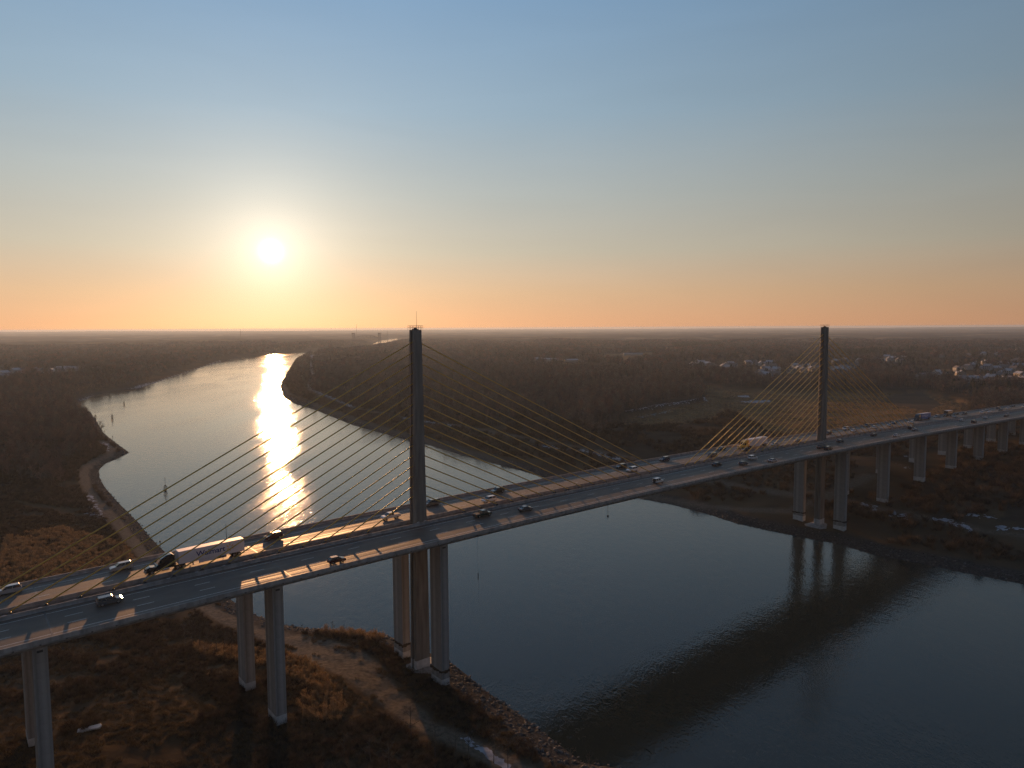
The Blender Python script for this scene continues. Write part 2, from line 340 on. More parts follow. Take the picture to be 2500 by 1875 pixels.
GP = np.stack([RR.ravel()*np.sin(TT.ravel()), RR.ravel()*np.cos(TT.ravel())], 1)
GZ = height(GP); GD = shore_d(GP); GR = RR.ravel()
idx = np.arange(NR*NA).reshape(NR, NA)
quads = np.stack([idx[:-1,:-1].ravel(), idx[:-1,1:].ravel(), idx[1:,1:].ravel(), idx[1:,:-1].ravel()], 1)
gm = bpy.data.meshes.new('ground')
gm.vertices.add(len(GP)); gm.vertices.foreach_set('co', np.column_stack([GP, GZ]).ravel())
gm.loops.add(quads.size); gm.loops.foreach_set('vertex_index', quads[:, ::-1].ravel())
gm.polygons.add(len(quads)); gm.polygons.foreach_set('loop_start', np.arange(0, quads.size, 4)); gm.polygons.foreach_set('loop_total', np.full(len(quads), 4))
gm.update(); gm.polygons.foreach_set('use_smooth', np.ones(len(quads), bool))
sstep = lambda x, a, b: np.clip((x-a)/(b-a), 0, 1)**2*(3-2*np.clip((x-a)/(b-a), 0, 1))
def chain_w(chain, w, soft): return 1 - sstep(seg_dist(chain, GP), w, w+soft)
wig = vnoise(GP, 9, 21)*2.4
lp = seg_dist(LPATH, GP); along = np.exp(-(np.hypot(GP[:,0]-LPATH[17][0], GP[:,1]-LPATH[17][1])/26)**2)
track = 1 - sstep(lp - along*5.5 + wig*.5, 2.6, 4.2)
track = np.maximum(track, .8*(1-sstep(seg_dist(RPATH, GP), 2.5, 6))); track = np.maximum(track, .75*(1-sstep(seg_dist(RPATH2, GP), 1.8, 4))); track = np.maximum(track, .5*(1-sstep(seg_dist(RPATH3, GP), 2, 5)))
for c_ in STREETS: track = np.maximum(track, .7*(1-sstep(seg_dist(c_, GP), 5, 11)))
grav = inside(GRAVEL, GP)*1.0
grassm = np.maximum(inside(MARSH, GP)*1.0, inside(MEADOW, GP)*.45)
for f in FIELDS: grassm = np.maximum(grassm, inside(f, GP)*1.0)
for f in TOWN: grassm = np.maximum(grassm, inside(f, GP)*.35*vnoise(GP, 60, 33))
tb, ob = UX*(GP[:,0]-XA)+UY*(GP[:,1]-YA), UY*(GP[:,0]-XA)-UX*(GP[:,1]-YA)
under = ((np.abs(ob) < 45+vnoise(GP, 30, 41)*30) & (GD > 20))*1.0
grassm = np.maximum(grassm, under*.55*vnoise(GP, 22, 42)); grassm = np.maximum(grassm, .5*(1-sstep(GD, 40, 70))*vnoise(GP, 25, 43)*(GD > 0))
stone = np.maximum((1-sstep(GD, 7, 12))*(GR < 1500), grav*.6)
snow = np.zeros(len(GP))
for f in WHITE_ICE: snow = np.maximum(snow, inside(f, GP)*1.0)
def strip(pts, z, w): return chain_w(Z(pts, z), w, w*.6)
for pts, z, w, k in (([(1310,1085),(1422,1102),(1530,1126)], 8, 2.2, .8), ([(985,1020),(1042,1031),(1110,1043)], 7, 2.2, .7), ([(762,868),(759,890),(762,915)], 7, 9, .8), ([(750,938),(768,956),(863,991)], 7, 2.5, .6), ([(1530,1018),(1620,1000),(1700,982)], 8, 2.2, .62), ([(1560,1022),(1640,1005)], 8, 2.0, .65),
        ([(1130,1790),(1180,1822),(1240,1862)], 4.5, .75, .9), ([(205,1200),(225,1235),(240,1265)], 5, 3, .65), ([(255,1078),(250,1100)], 4, 3, .6), ([(180,982),(240,962),(320,948),(400,926),(460,906),(540,880)], 2, 4, .75), ([(2285,1281),(2365,1301)], 5, 1.6, .9), ([(2110,1238),(2140,1246)], 7, 1.6, .8), ([(2180,1255),(2210,1262)], 7, 2, .8), ([(2370,1266),(2420,1272)], 8, 1.6, .7), ([(2440,1300),(2500,1306)], 6, 1.8, .75), ([(2210,1124),(2235,1126)], 12, 2.6, .95), ([(2190,1150),(2215,1153)], 12, 1.6, .8), ([(50,1322),(60,1318)], 9, 1.5, .7)):
    snow = np.maximum(snow, strip(pts, z, w)*k)
for nm, a in (('track', track), ('grass', grassm), ('stone', stone), ('snow', snow), ('far', sstep(GR, 3400, 4600))):
    at_ = gm.attributes.new(nm, 'FLOAT', 'POINT'); at_.data.foreach_set('value', a.astype(np.float32))
gm.materials.append(ground_mat())
ground = lk(bpy.data.objects.new('ground', gm)); tag(ground, kind='structure')

# ------------------------------------------------------------------ water
def water_mat():
    m = bpy.data.materials.new('canal_water'); m.use_nodes = True; nt = m.node_tree; n = nt.nodes; l = nt.links; b = n['Principled BSDF']
    b.inputs['Base Color'].default_value = (.020,.028,.024,1); b.inputs['IOR'].default_value = 1.333; b.inputs['Specular IOR Level'].default_value = .5
    tcd = n.new('ShaderNodeTexCoord')
    def nz(s, d, st=(1,1,1), rot=0.0, dist=0.0):
        mp = n.new('ShaderNodeMapping'); mp.inputs['Scale'].default_value = st; mp.inputs['Rotation'].default_value = (0,0,rot); l.new(tcd.outputs['Object'], mp.inputs[0])
        t = n.new('ShaderNodeTexNoise'); t.inputs['Scale'].default_value = s; t.inputs['Detail'].default_value = d; t.inputs['Distortion'].default_value = dist; l.new(mp.outputs[0], t.inputs[0]); return t.outputs[0]
    patch = nz(.014, 5, (1,.3,1), R(28), 1.2)              # slicks and ruffled water
    pr = n.new('ShaderNodeMapRange'); l.new(patch, pr.inputs[0]); pr.inputs[1].default_value = .35; pr.inputs[2].default_value = .65; pr.inputs[3].default_value = .5; pr.inputs[4].default_value = 1.1
    h = n.new('ShaderNodeMath'); h.operation = 'MULTIPLY_ADD'; l.new(nz(1.5, 4, (1,.55,1), R(20)), h.inputs[0]); h.inputs[1].default_value = .32
    sw = n.new('ShaderNodeMath'); sw.operation = 'MULTIPLY'; l.new(nz(.33, 4, (1,.55,1), R(14), .4), sw.inputs[0]); sw.inputs[1].default_value = .5; l.new(sw.outputs[0], h.inputs[2])
    hh = n.new('ShaderNodeMath'); hh.operation = 'MULTIPLY'; l.new(h.outputs[0], hh.inputs[0]); l.new(pr.outputs[0], hh.inputs[1])
    bp = n.new('ShaderNodeBump'); bp.inputs['Distance'].default_value = .215; bp.inputs['Strength'].default_value = 1; l.new(hh.outputs[0], bp.inputs['Height']); l.new(bp.outputs[0], b.inputs['Normal'])
    rr = n.new('ShaderNodeMapRange'); l.new(patch, rr.inputs[0]); rr.inputs[1].default_value = .35; rr.inputs[2].default_value = .65; rr.inputs[3].default_value = .03; rr.inputs[4].default_value = .07
    l.new(rr.outputs[0], b.inputs['Roughness'])
    return m
wv = [(-1600, 60, 0), (900, 60, 0), (900, 7200, 0), (-1600, 7200, 0)]
wm = MB().add(wv, [(0,1,2,3)])
tag(wm.build('canal_water', water_mat()), kind='structure')

# ------------------------------------------------------------------ the bridge
BR = empty('cable_stayed_bridge', (XA, YA, 0), TH)
tag(BR, 'long concrete cable stayed bridge with two pylons and ochre cables crossing the canal', 'bridge')
ts = [(-170) + 6.069*i for i in range(150)]
def deckstrip(name, prof, mat, side, uvs=None, t0=-170, t1=740):
    mb = MB(); rings = []
    tt = [t for t in ts if t0 <= t <= t1]
    for t in tt: rings.append([(t, -side*o, zr(t)+z) for o, z in prof])
    mb.rings(rings, caps=True); return mb.build(name, mat, BR)
girders = []
for s in (1, -1):
    deckstrip('box_girder', [(1.9,.294),(18.95,-.046),(18.95,-.34),(14.6,-.62),(13.0,-3.0),(7.6,-3.0),(6.0,-.62),(1.9,-.32)], CONC_D, s)
    deckstrip('parapet', [(18.42,-.018),(18.60,.26),(18.66,.80),(18.953,.80),(18.953,-.03)], CONC, s)
    deckstrip('median_barrier', [(2.05,.31),(2.10,1.13),(2.32,1.13),(2.38,.6),(2.55,.299)], CONC, s)
    # paved carriageway
    mb = MB(); rv = []
    for t in ts: rv += [(t, -s*2.55, zr(t)+crown(2.55)), (t, -s*18.42, zr(t)+crown(18.42))]
    fs = [(2*i, 2*i+2, 2*i+3, 2*i+1) for i in range(len(ts)-1)]
    mb.add(rv, fs); rd = mb.build('carriageway', ROAD, BR)
    uvl = rd.data.uv_layers.new(name='UVMap'); vs = rd.data.vertices
    for lo in rd.data.loops: c = vs[lo.vertex_index].co; uvl.data[lo.index].uv = (c.x + 400*s, abs(c.y))
    if sum(p.normal.z for p in rd.data.polygons) < 0: rd.data.flip_normals()
    # lane paint
    dash = MB().box(-1.6, 1.6, -.09, .09, 0, .006).mesh('lane_dash', WHITE)
    k = 0; t = -150 + (4 if s > 0 else 0)
    while t < 430:
        for o in (8.0, 11.8):
            share('lane_dash', dash, rd, (t, -s*o, zr(t)+crown(o)+.005), (s*.02, -math.atan(slope(t)), 0))
        t += 12.19
    for o in (4.25, 15.4):
        mb = MB(); rv = []
        for t in ts: rv += [(t, -s*(o-.09), zr(t)+crown(o-.09)+.006), (t, -s*(o+.09), zr(t)+crown(o+.09)+.006)]
        mb.add(rv, fs); e = mb.build('edge_line', WHITE, rd)
        if sum(p.normal.z for p in e.data.polygons) < 0: e.data.flip_normals()
    # dark drain spouts on the outer face of the slab
    sp = MB().box(-.16, .16, -.05, .05, -.12, .12).mesh('drain_spout', STEEL_D)
    for i in range(70):
        t = -100 + 4.1*i
        if s > 0: share('drain_spout', sp, BR, (t, -s*18.97, zr(t)-.19))
for t in [-BAY*2, -BAY, 0.0, SPAN] + [SPAN+BAY*k for k in range(1, 8)]:
    for s in (1, -1):
        q = lambda z: [(x_, -s*o_, crown(o_)+z) for x_, o_ in ((-.16,2.6),(.16,2.6),(.16,18.38),(-.16,18.38))]
        MB().rings([q(.002), q(.010)]).build('expansion_joint', STEEL_D, BR, loc=(t+1.9, 0, zr(t+1.9)))
mb = MB(); rings = []
for t in ts: rings.append([(t, y, zr(t)+z) for y, z in ((-1.9,-.30),(1.9,-.30),(1.9,-.6),(-1.9,-.6))])
mb.rings(rings); mb.build('median_slab', CONC_D, BR)

# pylons: grooved shaft narrowing upwards, cables dive into the grooves
PT = H - .45
def pylon_ring(z, a, b):
    g, dp, ch = .55, .38, .22
    x, y = a/2, b/2
    return [(-x, -y+ch, z), (-x+ch, -y, z), (x-ch, -y, z), (x, -y+ch, z), (x, -g, z), (x-dp, -g, z), (x-dp, g, z), (x, g, z), (x, y-ch, z), (x-ch, y, z), (-x+ch, y, z), (-x, y-ch, z), (-x, g, z), (-x+dp, g, z), (-x+dp, -g, z), (-x, -g, z)]
def pylon_a(z, zroad, zg):
    return 2.35 + (4.05-2.35)*(PT-z)/(PT-zroad) if z > zroad else 4.05 + .75*(zroad-z)/(zroad-zg)
seg_hts = 3.0
for t in (0.0, SPAN):
    p = Wp(t, 0); zg = hz(p.x, p.y); zroad = zr(t)
    zs = list(np.arange(zg-1.5, PT, 3.35)) + [PT]
    mb = MB(); rings = []
    for i, z in enumerate(zs):
        a = pylon_a(z, zroad, zg)
        if i and i < len(zs)-1:
            rings += [pylon_ring(z-.03, a, 3.0), pylon_ring(z-.02, a-.05, 2.95), pylon_ring(z+.02, a-.05, 2.95), pylon_ring(z+.03, a, 3.0)]
        else: rings.append(pylon_ring(z, a, 3.0))
    mb.rings([[(x+t, y, z) for x, y, z in r] for r in rings]); py = mb.build('pylon', CONC_P, BR)
    tag(py, 'tall grooved concrete pylon with a thin mast on top' if t == 0 else 'tall grooved concrete pylon on the farther bank')
    # railing cage and gear on top
    mb = MB(); a = 3.0
    for x in np.linspace(-1.5, 1.5, 5):
        for y in (-1.5, 1.5): mb.tube((t+x, y, PT-.05), (t+x, y, PT+1.15), .035, n=4)
    for y in np.linspace(-.75, .75, 3):
        for x in (-1.5, 1.5): mb.tube((t+x, y, PT-.05), (t+x, y, PT+1.15), .035, n=4)
    for z in (.6, 1.12):
        for y in (-1.5, 1.5): mb.box(t-1.5, t+1.5, y-.04, y+.04, PT+z, PT+z+.08)
        for x in (-1.5, 1.5): mb.box(t+x-.04, t+x+.04, -1.5, 1.5, PT+z+.001, PT+z+.079)
    mb.build('railing', STEEL_D, py)
    mb = MB().box(t-.8, t+.7, -.6, .6, PT, PT+.25).box(t-.35, t+.2, -.3, .3, PT+.25, PT+.6); mb.build('beacon_housing', STEEL_D, py)
    if t == 0: MB().tube((t+.55, .2, PT+.1), (t+.55, .2, PT+5.1), .06, .03, 6).build('antenna_mast', STEEL_D, py)
    # paint band round the foot, and the sloped footing
    for zz0, zz1 in ((zg-.2, zg+2.9),):
        r0, r1 = [[(x*1.012+t, y*1.012, z) for x, y, z in pylon_ring(z_, pylon_a(z_, zroad, zg), 3.0)] for z_ in (zz0, zz1)]
        MB().rings([r0, r1]).build('foot_paint', PAINT, py)
    sq = lambda h, z: [(t-h*1.15, -h*.7, z), (t-h*.7, -h, z), (t+h*.7, -h, z), (t+h*1.15, -h*.7, z), (t+h*1.15, h*.7, z), (t+h*.7, h, z), (t-h*.7, h, z), (t-h*1.15, h*.7, z)]
    MB().rings([sq(5.4, zg-2.5), sq(5.4, zg-.35), sq(2.6, zg+.35)]).build('footing', CONC, py)
    # patches of lighter repair mortar at deck level
    for x in (-1.0, 1.25):
        MB().box(t+x-.42, t+x+.42, -1.512, -1.45, zroad+.1, zroad+1.2).build('mortar_patch', PAINT, py)
    # cables
    an = MB().prism([(-.9,-.95),(.95,-.95),(.55,-.25),(.1,.12),(-.25,-.1)], -.28, .28).mesh('anchorage', STEEL_D)
    pl = MB().box(-1.3, -.2, -.32, .32, -1.0, -.62).mesh('anchor_plinth', PAINT)
    for sd in (-1, 1):
        for i in range(16):
            ta = t + sd*(16.11 + 6.069*i); za = zr(ta)+1.0
            zp = (PT-3.35) - 2.885*(15-i); xp = t + sd*(pylon_a(zp, zroad, zg)/2-.30)
            MB().tube((ta, 0, za), (xp, 0, zp), .16, n=8, caps=True).build('stay_cable', CABLE, BR, smooth=True)
            b = share('anchorage', an, BR, (ta, 0, za), (0, 0, 0 if sd < 0 else math.pi))
            share('anchor_plinth', pl, b)
# pier columns of stacked box segments
seg_mesh = MB().box(-1.25, 1.25, -2.6, 2.6, .025, 2.975).mesh('column_segment', CONC)
def column(t, s, no):
    p = Wp(t, s*10.3); zg = hz(p.x, p.y)-.6; zt = zr(t)-3.0
    core = MB().box(-1.21, 1.21, -2.56, 2.56, zg-1.0, zt+.3).build('pier_column', CONC_D, BR, loc=(t, -s*10.3, 0))
    n = int((zt-zg)//3.0); top = zt - n*3.0
    for k in range(n): share('column_segment', seg_mesh, core, (0, 0, zt-3.0*(k+1)))
    MB().box(-1.25, 1.25, -2.6, 2.6, zg-1.0, top-.025).build('column_segment', CONC, core)
    MB().box(-1.27, 1.27, -2.62, 2.62, zg-.3, zg+2.4+random.random()*.8).build('foot_paint', PAINT, core)
    MB().box(-.5, .5, -2.64, -2.55, zt-.9, zt-.45).build('vent_opening', STEEL_D, core)
    if t in (0.0, SPAN):                                # ragged dark tide of debris stuck round the shaft
        mb = MB(); z0 = zg+4.6
        for i in range(26):
            f = i/26*4
            x, y = [(-1.3+2.6*(f%1), -2.65), (1.3, -2.65+5.3*(f%1)), (1.3-2.6*(f%1), 2.65), (-1.3, 2.65-5.3*(f%1))][int(f)]
            w = .18+random.random()*.2; dz = random.random()*.45
            mb.box(x-w, x+w, y-w, y+w, z0-dz, z0+.25+random.random()*.2)
        mb.build('debris_collar', TIMBER, core)
piers = [-BAY*3, -BAY*2, -BAY, 0.0, SPAN] + [SPAN+BAY*k for k in range(1, 10)]
for t in piers:
    for s in (1, -1): column(t, s, 0)
# signal poles standing on or hanging from the deck
MB().tube((-54.0+7, 18.8, zr(-50)+1.0), (-54.0+7, 18.8, zr(-50)+5.2), .07, .05).build('signal_pole', STEEL_D, BR)
mb = MB().tube((57.5, -19.1, zr(57)-.2), (57.5, -19.1, zr(57)-5.4), .05).box(57.3, 57.7, -19.3, -18.9, zr(57)-4.5, zr(57)-3.9); mb.build('navigation_light', STEEL_D, BR)
MB().tube((6.8, -19.05, zr(6)-.2), (6.8, -19.05, zr(6)-19.5), .022, n=4).box(6.72, 6.88, -19.13, -18.97, zr(6)-12.5, zr(6)-10.6).build('hanging_line', STEEL_D, BR)
# ------------------------------------------------------------------ plant forms (shared by the scattered growth)
FORMS = {}
def form(coll, name, mb_list):
    c = FORMS.setdefault(coll, bpy.data.collections.get(coll) or bpy.data.collections.new(coll))
    me = bpy.data.meshes.new(name); v = []; f = []; mi = []; mats = []
    for mb, mat in mb_list:
        b = len(v); v += mb.v; f += [tuple(i+b for i in q) for q in mb.f]
        if mat not in mats: mats.append(mat)
        mi += [mats.index(mat)]*len(mb.f)
    me.from_pydata(v, [], f); me.update()
    for m in mats: me.materials.append(m)
    me.polygons.foreach_set('material_index', mi)
    o = bpy.data.objects.new(name, me); c.objects.link(o); return o
def rv(s=1.0): return Vector((random.gauss(0,1), random.gauss(0,1), random.gauss(0,1))).normalized()*s
def twig(mb, p, d, L, w):
    s = d.cross(rv()).normalized()*(w/2); mb.add([p-s, p+s, p+d.normalized()*L], [(0,1,2)])
def bare_tree(h, ntw, tw, trunk_n=5, twl=(1.2,2.8), limbs=9):
    wood, tws = MB(), MB(); lean = Vector((random.uniform(-.05,.05), random.uniform(-.05,.05), 1))
    pts = [lean*(h*k) + rv(.12*h*.06*k) for k in (0,.25,.5,.75,.95)]; pts[0] = Vector((0,0,-.4))
    r0 = h*.014
    for i in range(4): wood.tube(pts[i], pts[i+1], r0*(1-i*.23), r0*(1-(i+1)*.23), trunk_n, caps=False)
    L = []
    for i in range(limbs):
        k = random.uniform(.28,.88); b = lean*(h*k); a = random.uniform(0, 6.283)
        d = Vector((math.cos(a), math.sin(a), random.uniform(.55,1.3))).normalized(); ln = h*(.42-.28*k)*random.uniform(.8,1.25)
        e = b+d*ln; wood.tube(b, e, r0*.38, r0*.10, 3, caps=False); L.append((b, e, d, ln))
    L.append((pts[2], pts[4], Vector((0,0,1)), h*.4))
    for i in range(ntw):
        b, e, d, ln = random.choice(L); u = random.random()**.7
        p = b.lerp(e, u); dd = (d*.6 + rv(.85) + Vector((0,0,.35))).normalized()
        l = random.uniform(*twl)*h/14; twig(tws, p, dd, l, tw)
        twig(tws, p+dd*l*.5, (dd+rv(.8)).normalized(), l*.6, tw*.7)
    return wood, tws
for i in range(8):
    h = random.uniform(12,17.5); w, t_ = bare_tree(h, 230, .13); form('bare_tree_forms', f'bare_tree_form_{i}', [(w, BARK), (t_, (TWIG, TWIG_G, TWIG, TWIG_R)[i % 4])])
for i in range(6):
    h = random.uniform(12,16.5); w, t_ = bare_tree(h, 230, .13); form('red_tree_forms', f'red_tree_form_{i}', [(w, BARK), (t_, TWIG_R if i % 3 else TWIG)])
for i in range(6):                                    # several crowns together, for the farther woods
    W_, T_ = MB(), MB()
    for k in range(6):
        w, t_ = bare_tree(random.uniform(11.5,16.5), 85, .34, 3, (1.8,3.6), 5); ox, oy = random.uniform(-9,9), random.uniform(-9,9)
        for src, dst in ((w, W_), (t_, T_)): dst.add([(x+ox, y+oy, z) for x, y, z in src.v], src.f)
    form('wood_forms', f'wood_form_{i}', [(W_, BARK), (T_, (TWIG, TWIG_G, TWIG_R)[i % 3])])
for i in range(3):
    mb, tr = MB(), MB(); h = random.uniform(11,15); tr.tube((0,0,-.3), (0,0,h*.9), .22, .05, 5)
    for k in range(420):
        u = random.random()**.8; z = h*(.12+.88*u); r = (1-u)*h*.2+.25; a = random.uniform(0,6.28); rr = r*random.random()**.5
        twig(mb, Vector((math.cos(a)*rr, math.sin(a)*rr, z)), Vector((math.cos(a), math.sin(a), random.uniform(-.3,.5))), random.uniform(.7,1.5), .55)
    form('pine_forms', f'pine_form_{i}', [(tr, BARK), (mb, EVERG)])
for i in range(5):
    mb = MB(); h = random.uniform(1.4,2.6)
    for k in range(110):
        a = random.uniform(0,6.28); b = Vector((math.cos(a)*random.random()*.7, math.sin(a)*random.random()*.7, random.random()*h*.35))
        twig(mb, b, Vector((math.cos(a)*.8, math.sin(a)*.8, random.uniform(.5,1.8))), h*random.uniform(.4,.8), .07)
    form('brush_forms', f'brush_form_{i}', [(mb, BRUSH)])
for i in range(4):
    mb = MB()
    for k in range(26):
        b = Vector((random.uniform(-.55,.55), random.uniform(-.55,.55), 0)); hgt = random.uniform(1.7,2.9); d = (Vector((random.uniform(-.18,.18), random.uniform(-.18,.18), 1)))
        twig(mb, b, d, hgt, .07)
        tip = b+d.normalized()*hgt*.8; twig(mb, tip, d+rv(.35), .5, .16)
    form('reed_forms', f'reed_form_{i}', [(mb, REED)])
for i in range(4):
    mb = MB()
    for k in range(36):
        a = random.uniform(0,6.28); twig(mb, Vector((random.uniform(-.6,.6), random.uniform(-.6,.6), 0)), Vector((math.cos(a)*.7, math.sin(a)*.7, 1)), random.uniform(.35,.85), .08)
    form('grass_forms', f'grass_form_{i}', [(mb, GRASS)]); form('marsh_grass_forms', f'marsh_grass_form_{i}', [(mb, MARSHG)])
for i in range(6):
    bm = bmesh.new(); bmesh.ops.create_icosphere(bm, subdivisions=1, radius=.5)
    for v in bm.verts: v.co *= random.uniform(.65,1.2); v.co.z *= .7
    mb = MB().add([v.co[:] for v in bm.verts], [[v.index for v in f.verts] for f in bm.faces]); bm.free()
    form('rock_forms', f'rock_form_{i}', [(mb, ROCK)])

def scatter(name, P, scl, coll, label=None, cat=None, zoff=0.0, tilt=0.0):
    P = np.asarray(P)
    if not len(P): return
    n = len(P); me = bpy.data.meshes.new(name); me.vertices.add(n)
    me.vertices.foreach_set('co', np.column_stack([P, height(P)+zoff]).ravel())
    for nm, a in (('scl', scl), ('rot', rng.uniform(0,6.283,n)), ('tlt', rng.uniform(-1,1,n)*tilt)):
        at_ = me.attributes.new(nm, 'FLOAT', 'POINT'); at_.data.foreach_set('value', np.asarray(a, np.float32))
    at_ = me.attributes.new('idx', 'INT', 'POINT'); at_.data.foreach_set('value', rng.integers(0, len(FORMS[coll].objects), n).astype(np.int32))
    o = lk(bpy.data.objects.new(name, me)); tag(o, label, cat, kind='stuff')
    ng = bpy.data.node_groups.new(name, 'GeometryNodeTree'); ng.interface.new_socket('Geometry', in_out='INPUT', socket_type='NodeSocketGeometry'); ng.interface.new_socket('Geometry', in_out='OUTPUT', socket_type='NodeSocketGeometry')
    nd, l = ng.nodes, ng.links
    gi, go = nd.new('NodeGroupInput'), nd.new('NodeGroupOutput'); ci = nd.new('GeometryNodeCollectionInfo'); ci.inputs[0].default_value = FORMS[coll]; ci.inputs[1].default_value = True; ci.inputs[2].default_value = True
    ip = nd.new('GeometryNodeInstanceOnPoints'); ip.inputs['Pick Instance'].default_value = True
    def na(nm, ty): a = nd.new('GeometryNodeInputNamedAttribute'); a.data_type = ty; a.inputs[0].default_value = nm; return a.outputs[0]
    cx = nd.new('ShaderNodeCombineXYZ'); l.new(na('tlt','FLOAT'), cx.inputs[0]); l.new(na('rot','FLOAT'), cx.inputs[2])
    l.new(gi.outputs[0], ip.inputs['Points']); l.new(ci.outputs[0], ip.inputs['Instance']); l.new(na('idx','INT'), ip.inputs['Instance Index']); l.new(cx.outputs[0], ip.inputs['Rotation']); l.new(na('scl','FLOAT'), ip.inputs['Scale']); l.new(ip.outputs[0], go.inputs[0])
    md = o.modifiers.new('growth', 'NODES'); md.node_group = ng
    return o
def sector(r0, r1, area, a0=-42, a1=42):
    n = int(.5*(r1*r1-r0*r0)*R(a1-a0)/area); r = np.sqrt(rng.uniform(r0*r0, r1*r1, n)); a = rng.uniform(R(a0), R(a1), n)
    return np.stack([r*np.sin(a), r*np.cos(a)], 1)
def side_left(P): return seg_dist(LEFT_SHORE, P) < seg_dist(RIGHT_SHORE, P)
PATHS = (LPATH, RPATH, RPATH2, RPATH3, *STREETS)
def path_d(P): return np.min([seg_dist(c, P) for c in PATHS], 0)
def clear_of_bridge(P, w): t = UX*(P[:,0]-XA)+UY*(P[:,1]-YA); o = UY*(P[:,0]-XA)-UX*(P[:,1]-YA); return np.abs(o) > w
def open_land(P):
    m = inside(MARSH, P) | inside(MEADOW, P) | inside(GRAVEL, P)
    for f in FIELDS: m |= inside(f, P)
    return m
def town(P):
    m = np.zeros(len(P), bool)
    for f in TOWN: m |= inside(f, P)
    return m
PINES = [Z([(2050,862),(2232,857),(2235,872),(2050,875)]), Z([(1640,842),(1760,840),(1770,852),(1640,856)])]
LBRUSH = Z([(-120,1215),(200,1195),(330,1330),(420,1400),(330,1430),(-120,1520)], 10)
SHRUBLAND = Z([(1480,1045),(1720,1035),(1800,1005),(1880,1065),(1960,1085),(1700,1130),(1560,1140),(1480,1110)], 10)
HOUSE_PX = [(1690,894),(1702,889),(1735,897),(1765,900),(1778,903),(1790,899),(1826,891),(1858,893),(1866,903),(1880,890),(1888,899),(1860,916),(1870,922),(1890,920),(1933,911),(1948,906),(1966,900),(1985,898),(1996,903),(2032,905),(2048,908),(2073,907),(2086,898),(2100,889),(2135,884),(2170,884),(2192,886),(2272,921),(2288,914),(2250,925),(2337,907),(2345,916),(2356,931),(2372,933),(2386,931),(2396,934),(2370,897),(2404,889),(2412,903),(2422,926),(2436,919),(2448,931),(2452,905),(2470,931),(2461,914),(2486,901),(2490,920),(2497,932),(10,919),(16,927),(38,915),(80,909),(126,914),(150,909),(180,909),(204,912),(236,912),(1250,880),(1303,878),(1350,879),(1402,882),(1545,866)]
HOUSE_XY = np.array([at(x, y, 13) for x, y in HOUSE_PX])
def before_house(P):                                   # gardens and open ground on the camera side of the houses
    m = np.zeros(len(P), bool)
    for hx, hy in HOUSE_XY:
        r = math.hypot(hx, hy); ux, uy = -hx/r, -hy/r; dx, dy = P[:,0]-hx, P[:,1]-hy
        a = dx*ux+dy*uy; b = np.abs(dx*uy-dy*ux); m |= (a > -14) & (a < 95) & (b < 13)
    return m
# woods near enough to tell crowns
P = sector(330, 1500, 46); d = shore_d(P); L = side_left(P); tw = town(P)
t_, o_ = UX*(P[:,0]-XA)+UY*(P[:,1]-YA), UY*(P[:,0]-XA)-UX*(P[:,1]-YA)
ok = np.where(L, (d > np.where(P[:,1] > 600, 9, 20)) & (P[:,1] > 395+vnoise(P, 40, 51)*60), (d > np.where(P[:,1] > 640, 26+vnoise(P, 40, 52)*26, 75+vnoise(P, 60, 52)*50)))
ok &= ~open_land(P) & ~inside(LBRUSH, P) & (path_d(P) > 7) & ~inside(SHRUBLAND, P)
ok &= np.where(L, True, (np.abs(o_) > 75+vnoise(P, 50, 53)*40) | (t_ > 640))
ok &= np.where(~L & (o_ > 0), (d > 150) & (vnoise(P, 45, 55) > .35), True)
ok &= (~tw | (rng.random(len(P)) < .2)) & ~before_house(P)
ok &= (vnoise(P, 70, 54) > .16) & (vnoise(P, 24, 56) > .14)
pn = inside(PINES[0], P) | inside(PINES[1], P)
Q = P[ok & L]; scatter('leafless_woodland', Q, rng.uniform(.5,1.0,len(Q))*(.75+.5*vnoise(Q, 55, 91)), 'red_tree_forms', 'dense leafless brown woodland covering the left bank', 'woodland')
Q = P[ok & ~L]; scatter('leafless_woodland', Q, rng.uniform(.6,1.05,len(Q))*(.7+.6*vnoise(Q, 65, 92)), 'bare_tree_forms', 'dense leafless woodland behind the bridge on the right bank', 'woodland')
P = sector(1500, 4300, 330); d = shore_d(P); r = np.hypot(P[:,0], P[:,1]); tw = town(P)
ok = (d > 30) & ~open_land(P) & (~tw | (rng.random(len(P)) < .22)) & ~before_house(P) & (path_d(P) > 12) & (vnoise(P, 110, 61) > .2) & (vnoise(P, 330, 62) > .16)
pn = inside(PINES[0], P) | inside(PINES[1], P)
Q = P[ok & ~pn]; scatter('distant_woodland', Q, rng.uniform(.7,1.05,len(Q))*(.65+.7*vnoise(Q, 130, 93)), 'wood_forms', 'hazy leafless woods stretching back toward the horizon', 'woodland')
Q = np.concatenate([P[ok & pn], sector(900, 4200, 3600)]); Q = Q[(shore_d(Q) > 40) & ~open_land(Q)]
scatter('evergreen_grove', Q, rng.uniform(.8,1.3,len(Q)), 'pine_forms', 'dark evergreens standing among the distant bare woods', 'evergreens')
